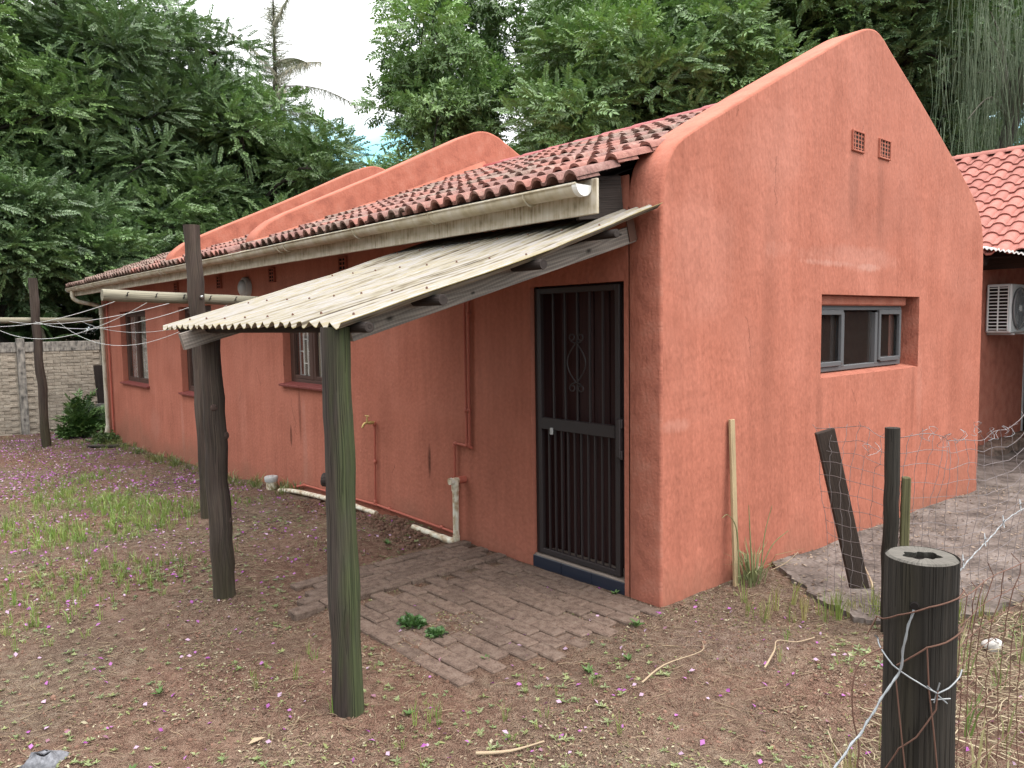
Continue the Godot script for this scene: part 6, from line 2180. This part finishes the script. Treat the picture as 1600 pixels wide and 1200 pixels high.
func make_scatter() -> void:
	var near := [[-4.2, 1.6, -1.2, 2.6, 5.0], [-4.6, 0.0, -4.2, -1.2, 3.0], [-4.6, 0.0, -9.0, -4.2, 2.6], [-4.6, 0.0, -16.0, -9.0, 1.6]]
	# dry leaf scraps and chaff
	var scrap := begin()
	tri(scrap, Vector3(-0.5, 0, 0), Vector3(0.1, 0.12, 0.22), Vector3(0.5, 0.02, 0))
	tri(scrap, Vector3(-0.5, 0, 0), Vector3(0.5, 0.02, 0), Vector3(0.0, 0.06, -0.22))
	var scm := done(scrap)
	var places := []
	var tints := []
	for i in 190000:
		var p := scatter_spot(near)
		if inside_house(p.x, p.y):
			continue
		var dens := 0.40 + 1.5 * gnoise.get_noise_2d(p.x * 1.4 + 12, p.y * 1.4) + 0.5 * gfine.get_noise_2d(p.x, p.y)
		if on_paving(p.x, p.y) > 0.5:
			dens -= 0.32
		dens -= 0.45 * bare(p.x, p.y)
		if rng.randf() > dens:
			continue
		places.append(on_ground(p.x, p.y, rf(0, TAU), 0.5, rf(0.007, 0.024) * (1.8 if rng.randf() < 0.04 else 1.0), 0.004))
		var c := Color(0.27, 0.20, 0.14).lerp(Color(0.10, 0.066, 0.05), rng.randf())
		if rng.randf() < 0.12:
			c = Color(0.36, 0.32, 0.22)
		elif rng.randf() < 0.2:
			c = Color(0.20, 0.21, 0.09)
		tints.append(c * rf(0.8, 1.15))
	tag(many("leaf_litter", scm, M.litter, self, places, tints), "dry leaf scraps and chaff strewn over the soil", "leaf litter", "", "stuff")
	# straw-like stems and twigs
	var stick := begin()
	tube(stick, [Vector3(-0.5, 0, 0), Vector3(-0.15, 0.03, 0.04), Vector3(0.2, 0.02, -0.02), Vector3(0.5, 0.0, 0.03)], [0.018, 0.016, 0.014, 0.008], 4, false)
	var stm := done(stick)
	places = []
	tints = []
	for i in 45000:
		var p := scatter_spot(near)
		if inside_house(p.x, p.y) or (on_paving(p.x, p.y) > 0.5 and rng.randf() < 0.8):
			continue
		if rng.randf() > 0.5 + 0.9 * gnoise.get_noise_2d(p.x * 1.2 - 30, p.y * 1.2):
			continue
		places.append(on_ground(p.x, p.y, rf(0, TAU), 0.2, rf(0.03, 0.085) * (2.0 if rng.randf() < 0.03 else 1.0), 0.005))
		tints.append(Color(0.34, 0.26, 0.17).lerp(Color(0.14, 0.095, 0.07), rng.randf()) * rf(0.8, 1.2))
	for i in 2600:
		places.append(on_ground(rf(-1.5, 2.6), rf(1.5, 2.9), rf(0, TAU), 0.35, rf(0.06, 0.2), 0.02))
		tints.append(Color(0.42, 0.35, 0.24).lerp(Color(0.20, 0.15, 0.10), rng.randf()) * rf(0.8, 1.2))
	tag(many("dry_stems", stm, M.litter, self, places, tints), "fine dry grass stems and twigs lying on the soil", "twigs", "", "stuff")
	# clods and grit
	var clod := begin()
	var ic := SphereMesh.new()
	ic.radius = 0.5
	ic.height = 0.8
	ic.radial_segments = 6
	ic.rings = 3
	places = []
	tints = []
	for i in 40000:
		var p := scatter_spot(near)
		if inside_house(p.x, p.y):
			continue
		if rng.randf() > 0.45 + 0.9 * gnoise.get_noise_2d(p.x * 1.1 + 70, p.y * 1.1):
			continue
		places.append(on_ground(p.x, p.y, rf(0, TAU), 0.6, rf(0.005, 0.018) * (1.9 if rng.randf() < 0.03 else 1.0), 0.001))
		tints.append(Color(0.20, 0.115, 0.085).lerp(Color(0.12, 0.07, 0.05), rng.randf()) * rf(0.8, 1.25))
	for i in 900:
		var p := Vector2(rf(-0.5, -0.05), rf(-4.6, -2.2))
		places.append(on_ground(p.x, p.y, rf(0, TAU), 0.6, rf(0.012, 0.05), 0.003))
		tints.append(Color(0.13, 0.075, 0.055) * rf(0.8, 1.25))
	tag(many("soil_clods", ic, M.litter, self, places, tints), "crumbs and clods of red brown soil", "soil clods", "", "stuff")
	# grit and leaves on the apron
	places = []
	tints = []
	for i in 5200:
		var x := rf(0.8, 6.5)
		var z := rf(0.0, 1.8)
		if rng.randf() > 0.35 + 0.8 * gnoise.get_noise_2d(x * 1.5, z * 1.5) + 0.5 * exp(-z * 6.0):
			continue
		places.append(Transform3D(Basis.from_euler(Vector3(rf(-0.4, 0.4), rf(0, TAU), rf(-0.4, 0.4))).scaled(Vector3.ONE * rf(0.012, 0.045)), Vector3(x, gbase(x, z) + 0.036 + gnoise.get_noise_2d(x, z) * 0.05, z)))
		tints.append(Color(0.32, 0.25, 0.19).lerp(Color(0.12, 0.085, 0.065), rng.randf()) * rf(0.8, 1.3))
	tag(many("apron_litter", scm, M.litter, self, places, tints), "dead leaf scraps lying on the concrete apron", "leaf litter", "", "stuff")
	# fallen petals: thick under the far trees, few near the canopy
	var pet := begin()
	for sg in [0.0, 1.0]:
		var b := Basis(Vector3.UP, sg * 1.2)
		pet.set_smooth_group(0)
		for q in [[Vector3(-0.5, 0.0, 0), Vector3(0, 0.18, 0.34), Vector3(0.5, 0.1, 0)], [Vector3(-0.5, 0.0, 0), Vector3(0.5, 0.1, 0), Vector3(0, 0.16, -0.34)]]:
			if sg == 0.0:
				tri(pet, b * q[0], b * q[1], b * q[2])
	var pm := done(pet)
	places = []
	tints = []
	for i in 15500:
		var p := scatter_spot([[-5.5, -0.05, -16.0, -9.5, 6.0], [-4.8, -0.05, -9.5, -5.5, 3.4], [-4.6, -0.2, -5.5, -2.5, 0.7], [-4.2, 0.5, -2.5, 2.2, 0.42]])
		if inside_house(p.x, p.y):
			continue
		if p.y < -5.0 and rng.randf() > 0.55 + 0.9 * gnoise.get_noise_2d(p.x * 0.8, p.y * 0.8 + 90):
			continue
		places.append(on_ground(p.x, p.y, rf(0, TAU), 0.6, rf(0.018, 0.036) * (1.2 if p.y < -7 else 1.0), 0.008))
		var c := Color(0.27, 0.055, 0.26).lerp(Color(0.40, 0.16, 0.38), rng.randf())
		if rng.randf() < 0.25:
			c = Color(0.44, 0.30, 0.40)
		elif rng.randf() < 0.2:
			c = Color(0.28, 0.14, 0.18)
		tints.append(c * rf(0.85, 1.15))
	tag(many("fallen_petals", pm, M.petal, self, places, tints), "purple and pink fallen petals scattered over the yard", "petals", "", "stuff")
	# grass
	var tall := [tuft(9, 0.20, 0.035, 0.0035, 0.5), tuft(6, 0.26, 0.02, 0.0035, 0.35), tuft(12, 0.14, 0.05, 0.003, 0.7)]
	var gp := [[], [], []]
	var gt := [[], [], []]
	for i in 9500:
		var p := scatter_spot([[-4.8, -0.4, -9.0, -3.2, 6.0], [-4.6, -1.0, -3.2, -1.6, 0.9], [-4.8, 0.0, -15.0, -9.0, 1.6], [-4.2, 1.8, -1.6, 2.4, 0.5]])
		if inside_house(p.x, p.y) or on_paving(p.x, p.y) > 0.1:
			continue
		var d := gnoise.get_noise_2d(p.x * 0.9 + 33, p.y * 0.7) * 1.5
		# the sown strip across the middle of the yard
		var strip := exp(-pow((p.y + 5.2 - 0.5 * (p.x + 2.2)) / 1.7, 2)) * clampf((-0.5 - p.x) / 1.0, 0, 1)
		if rng.randf() > d + 0.05 + 0.6 * strip:
			continue
		var k := rng.randi() % 3
		gp[k].append(on_ground(p.x, p.y, rf(0, TAU), 0.12, rf(0.3, 0.85) * (0.75 + 0.3 * strip)))
		gt[k].append(Color(0.15, 0.25, 0.05).lerp(Color(0.29, 0.34, 0.10), rng.randf()) * rf(0.8, 1.2))
	for i in 95:
		var x := rf(-1.3, 2.6)
		var p := Vector2(x, rf(1.6, 2.9))
		gp[1].append(on_ground(p.x, p.y, rf(0, TAU), 0.15, rf(0.5, 1.4)))
		gt[1].append(Color(0.13, 0.19, 0.05).lerp(Color(0.38, 0.31, 0.17), rng.randf()))
	for i in 60:
		var u := rng.randf()
		var p := Vector2(lerpf(0.35, 1.3, u) + rf(-0.15, 0.15), lerpf(0.35, 1.35, u) + rf(-0.15, 0.15))
		gp[1].append(on_ground(p.x, p.y, rf(0, TAU), 0.15, rf(0.4, 1.0)))
		gt[1].append(Color(0.16, 0.24, 0.05).lerp(Color(0.38, 0.33, 0.13), rng.randf()))
	for i in 160:
		var z := rf(-13.5, -4.8)
		gp[2].append(on_ground(rf(-0.28, -0.03), z, rf(0, TAU), 0.2, rf(0.5, 1.4)))
		gt[2].append(Color(0.10, 0.15, 0.04).lerp(Color(0.24, 0.24, 0.09), rng.randf()))
	for k in 3:
		tag(many("grass", tall[k], M.leaf, self, gp[k], gt[k]), ["upright green grass tufts growing in a strip across the yard", "thin tall grass blades in the yard and along the fence", "short spreading grass tufts in the yard and along the wall"][k], "grass", "", "stuff")
	# flat mat of creeping weeds
	var rs := [rosette(8, 0.036, 0.0045, 0.45), rosette(10, 0.022, 0.0035, 0.6)]
	for k in 2:
		var wp := []
		var wt := []
		for i in 9000:
			var p := scatter_spot(near)
			if inside_house(p.x, p.y) or on_paving(p.x, p.y) > 0.3 or apron_side(p.x, p.y) or bare(p.x, p.y) > 0.35:
				continue
			if rng.randf() > 0.10 + 1.4 * gnoise.get_noise_2d(p.x * 1.5 + 200 + k * 40, p.y * 1.5):
				continue
			wp.append(on_ground(p.x, p.y, rf(0, TAU), 0.25, rf(0.5, 1.2), 0.002))
			wt.append(Color(0.13, 0.18, 0.06).lerp(Color(0.25, 0.27, 0.11), rng.randf()) * rf(0.8, 1.2))
		tag(many("ground_weeds", rs[k], M.leaf, self, wp, wt), ["creeping pale green weeds matted on the bare soil", "tiny green seedlings sprinkled on the bare soil"][k], "weeds", "", "stuff")

func make_small_things() -> void:
	var ro := rosette(11, 0.075, 0.012, 1.0)
	var cl := rosette(12, 0.035, 0.014, 0.5)
	make_shrub("shrub", "leafy green shrub in the corner beside the far downpipe", Vector3(-0.28, -0.45, -14.6), Vector3(0.40, 0.85, 0.40), 420, sprig(4, 0.18, 0.09, 0.022, 0.2), Color(0.05, 0.10, 0.03), Color(0.14, 0.23, 0.07), 1.0)
	make_shrub("weed", "low dark weed at the foot of the far downpipe", Vector3(-0.2, -0.36, -13.1), Vector3(0.35, 0.22, 0.5), 200, ro, Color(0.06, 0.10, 0.03), Color(0.12, 0.17, 0.06), 0.9)
	make_shrub("clover_patch", "dark green clover patch growing on the brick paving", Vector3(-1.33, 0.0, -0.86), Vector3(0.10, 0.03, 0.13), 120, cl, Color(0.045, 0.10, 0.03), Color(0.085, 0.155, 0.045), 0.6)
	make_shrub("clover_patch", "smaller clover patch nearer the paving's front corner", Vector3(-1.31, 0.0, -0.62), Vector3(0.07, 0.025, 0.08), 80, cl, Color(0.045, 0.10, 0.03), Color(0.085, 0.155, 0.045), 0.6)
	var sprouts := [[-1.30, -0.18, 0.9, "pale green sprout in the front courses of the paving"], [-0.36, 0.10, 1.3, "grassy green weed at the paving's edge near the house corner"], [-1.02, 0.32, 1.1, "broad leaved weed in the soil before the paving"], [-0.75, 0.36, 0.9, "spreading small weed before the paving's front edge"], [-0.03, -0.36, 1.0, "small weed growing against the tiled door step"], [-3.05, -0.35, 0.9, "bright little weed at lower left of the yard"], [-1.95, 0.05, 0.8, "small upright weed near the near canopy post"], [-2.75, -1.0, 0.9, "feathery green weed in the open soil at left"], [-0.55, -2.4, 1.2, "leafy weed on the soil mound beside the white pipe"], [-1.0, -2.55, 1.1, "low weed between the far post and the paving"], [-0.2, -3.6, 1.3, "leafy weed beside the white ground pipe"]]
	for q in sprouts:
		var t := put("weed", ro, M.weed_green, self)
		t.transform = on_ground(q[0], q[1], rf(0, TAU), 0.1, q[2] * 0.7, 0.002)
		tag(t, q[3], "weed", "single weeds")
	# grass clump round the pale lath
	var gc := begin()
	var gm := tuft(60, 0.34, 0.10, 0.005, 1.1)
	var g := put("grass_clump", gm, M.weed_grey, self)
	g.position = Vector3(0.86, gbase(0.86, 0.14), 0.14)
	tag(g, "dry green grass clump round the foot of the pale lath", "grass")
	var lb := begin()
	for q in [[Vector3(0.74, 0.0, 0.10), Vector3(0.68, 0.38, 0.12), Vector3(0.56, 0.52, 0.13), Vector3(0.47, 0.52, 0.14)], [Vector3(0.98, 0.0, 0.12), Vector3(1.02, 0.3, 0.13), Vector3(1.08, 0.5, 0.15)], [Vector3(0.85, 0.0, 0.14), Vector3(0.80, 0.3, 0.15), Vector3(0.79, 0.55, 0.14)], [Vector3(1.0, 0, 0.1), Vector3(1.1, 0.2, 0.14), Vector3(1.22, 0.3, 0.2)]]:
		tube(lb, smooth_path(q, 5), [0.006, 0.006, 0.006, 0.005, 0.005, 0.005, 0.004, 0.004, 0.003, 0.003, 0.002], 4, false)
	var ll := put("grass_stalks", done(lb), M.weed_grey, self)
	tag(ll, "long arching grass stalks rising beside the pale lath", "grass")
	# stones
	for q in [["rock", Vector3(-3.30, 0.0, -0.68), 0.085, "stone_grey", "grey lumpy rock at the bottom left of the yard"], ["stone", Vector3(0.93, 0.01, 1.60), 0.05, "stone_white", "whitish stone lying behind the wires right of the thick post"]]:
		var s := begin()
		s.set_smooth_group(0)
		var rows := []
		for j in 9:
			var row := []
			for i in 15:
				var a := TAU * (i % 14) / 14
				var e := PI * (j / 8.0 - 0.5)
				var d := Vector3(cos(a) * cos(e), sin(e) * 0.7, sin(a) * cos(e))
				row.append(q[1] + Vector3(0, gbase(q[1].x, q[1].z), 0) + d * q[2] * (1.0 + 0.45 * wob.get_noise_3dv(d * 2.4 + q[1])))
			rows.append(row)
		for j in 8:
			for i in 14:
				facing(s, [rows[j][i], rows[j + 1][i], rows[j + 1][i + 1], rows[j][i + 1]], q[1], [Vector2.ZERO, Vector2.ZERO, Vector2.ZERO, Vector2.ZERO])
		var o := put(q[0], done(s), M[q[3]], self)
		tag(o, q[4], "rock")
	# dry sticks one can tell apart
	var sticks := [
		[[Vector3(-0.32, 0.02, 0.92), Vector3(-0.12, 0.03, 0.86), Vector3(0.02, 0.03, 0.80), Vector3(0.12, 0.02, 0.86), Vector3(0.25, 0.02, 0.90)], 0.006, "bent pale twig lying on the bare soil before the gable"],
		[[Vector3(-0.95, 0.02, 0.62), Vector3(-0.72, 0.04, 0.58), Vector3(-0.45, 0.05, 0.62), Vector3(-0.30, 0.03, 0.52)], 0.005, "long dry stem curving over the soil right of the paving"],
		[[Vector3(1.30, 0.0, 0.78), Vector3(1.38, 0.05, 0.72), Vector3(1.52, 0.12, 0.60)], 0.009, "dark stick leaning beside the foot of the leaning plank"],
		[[Vector3(-1.95, 0.02, 0.55), Vector3(-1.82, 0.02, 0.62), Vector3(-1.66, 0.015, 0.66)], 0.008, "flat dry blade on the soil in the middle foreground"],
		[[Vector3(-2.75, 0.0, -0.1), Vector3(-2.68, 0.02, 0.05), Vector3(-2.55, 0.01, 0.15)], 0.004, "thin dry twig in the left foreground"],
		[[Vector3(1.02, 0.05, 0.18), Vector3(1.12, 0.10, 0.24), Vector3(1.25, 0.16, 0.26)], 0.004, "thin brown twig sticking up beside the grass clump"],
	]
	for q in sticks:
		var p := []
		for v in q[0]:
			p.append(v + Vector3(0, maxf(gy(v.x, v.z), gbase(v.x, v.z) + (0.03 if v.x > 1.0 else -1.0)), 0))
		var s := begin()
		tube(s, smooth_path(p, 4), [q[1], q[1], q[1], q[1] * 0.9, q[1] * 0.8, q[1] * 0.7, q[1] * 0.5], 6)
		var o := put("twig", done(s), M.twig, self)
		tag(o, q[2], "twig", "single dry twigs")
	var lf := begin()
	leaflet(lf, Vector3(0, 0, 0), Vector3(1, 0.15, 0).normalized(), Vector3(0, 0, 1), 0.085, 0.018, Vector3.UP, Color(1, 1, 1))
	var leaf := put("fallen_leaf", done(lf), M.twig, self)
	leaf.position = Vector3(-2.62, gy(-2.62, -0.2) + 0.012, -0.2)
	tag(leaf, "single tan fallen leaf left of the near canopy post", "leaf")

# ------------------------------------------------------------------ scene

func sky_texture() -> ImageTexture:
	# thick bright cloud with blue breaks low over the horizon all round
	var w := 1024
	var h := 512
	var n := FastNoiseLite.new()
	n.seed = 5
	n.frequency = 1.1
	n.fractal_octaves = 5
	var im := Image.create(w, h, false, Image.FORMAT_RGBF)
	for j in h:
		var el := PI * (0.5 - (j + 0.5) / h)
		for i in w:
			var az := TAU * ((i + 0.5) / w - 0.5)
			var d := Vector3(sin(az) * cos(el), sin(el), -cos(az) * cos(el))
			var a := n.get_noise_3d(d.x * 1.5, d.y * 4.0, d.z * 1.5)
			var b := n.get_noise_3d(d.x * 4.0 + 9, d.y * 9.0, d.z * 4.0)
			var low := smoothstep(0.42, 0.12, el)
			var gap := smoothstep(0.42, 0.80, low * 0.75 + a * 0.55 + b * 0.22 + SKY_GAP)
			var cloud := SKY_WHITE * (1.0 + 0.22 * a + 0.12 * b) * lerpf(0.33, 1.0, smoothstep(-0.05, 1.15, el))
			var c := Color(cloud * 0.985, cloud * 1.0, cloud * 1.02).lerp(Color(0.36, 0.80, 0.95), gap)
			if el < 0:
				c = Color(0.25, 0.22, 0.2)
			im.set_pixel(i, j, c)
	return ImageTexture.create_from_image(im)

const SKY_WHITE := 2.6
const SKY_GAP := 0.0

func _ready() -> void:
	rng.seed = 20240611
	gnoise.seed = 3
	gnoise.frequency = 0.55
	gnoise.fractal_octaves = 3
	gfine.seed = 8
	gfine.frequency = 3.2
	gfine.fractal_octaves = 4
	wob.seed = 12
	wob.frequency = 0.5
	wob.fractal_octaves = 2

	var cam := Camera3D.new()
	cam.name = "camera"
	cam.fov = 53.745
	cam.near = 0.05
	cam.far = 900.0
	cam.position = Vector3(-3.8108, 1.8286, 2.9501)
	cam.rotation_degrees = Vector3(-4.6124, -41.0924, -0.8595)
	add_child(cam)
	cam.current = true

	var env := Environment.new()
	env.background_mode = Environment.BG_SKY
	var sky := Sky.new()
	var sm := PanoramaSkyMaterial.new()
	sm.panorama = sky_texture()
	sky.sky_material = sm
	env.sky = sky
	env.tonemap_mode = Environment.TONE_MAPPER_LINEAR
	env.tonemap_exposure = 1.76
	env.sdfgi_enabled = true
	env.ssao_enabled = true
	env.ssil_enabled = true
	var we := WorldEnvironment.new()
	we.name = "world_environment"
	we.environment = env
	add_child(we)

	var sun := DirectionalLight3D.new()
	sun.name = "veiled_sun"
	sun.light_color = Color(1.0, 0.96, 0.90)
	sun.light_energy = 0.32
	sun.light_angular_distance = 30.0
	sun.shadow_enabled = true
	# from behind the camera, high to the right
	sun.look_at_from_position(Vector3(3.0, 9.0, 6.5), Vector3.ZERO)
	add_child(sun)

	make_materials()
	mat("curtain_dark", lin(0.12, 0.05, 0.04), 0.95)
	mat("wood_black_metal", lin(0.05, 0.045, 0.04), 0.6)
	mat("red_mark", lin(0.45, 0.05, 0.06), 0.6)
	mat("end_grain", lin(0.135, 0.122, 0.105), 0.95, M.wood_grey.albedo_texture, {"scale": Vector3(6, 6, 1)})
	mat("wood_green", lin(0.14, 0.13, 0.065), 0.9, M.wood_grey.albedo_texture, {"scale": Vector3(3, 0.7, 1)})
	mat("wood_brown_dark", lin(0.06, 0.042, 0.034), 0.85, M.wood_grey.albedo_texture, {"scale": Vector3(5, 0.9, 1), "bump": M.wood_grey.heightmap_texture, "bscale": 0.3})
	mat("weed_green", lin(0.09, 0.15, 0.045), 0.6, null, {"vc": true, "back": Color(0.3, 0.4, 0.2)})
	mat("weed_grey", lin(0.20, 0.22, 0.10), 0.7, null, {"vc": true, "back": Color(0.3, 0.35, 0.2)})
	mat("twig", lin(0.36, 0.27, 0.18), 0.9)
	make_ground()
	make_house()
	make_annexe()
	make_canopy()
	make_boundary_wall()
	make_carport()
	make_trees()
	make_washing_line()
	make_fence()
	make_scatter()
	make_small_things()
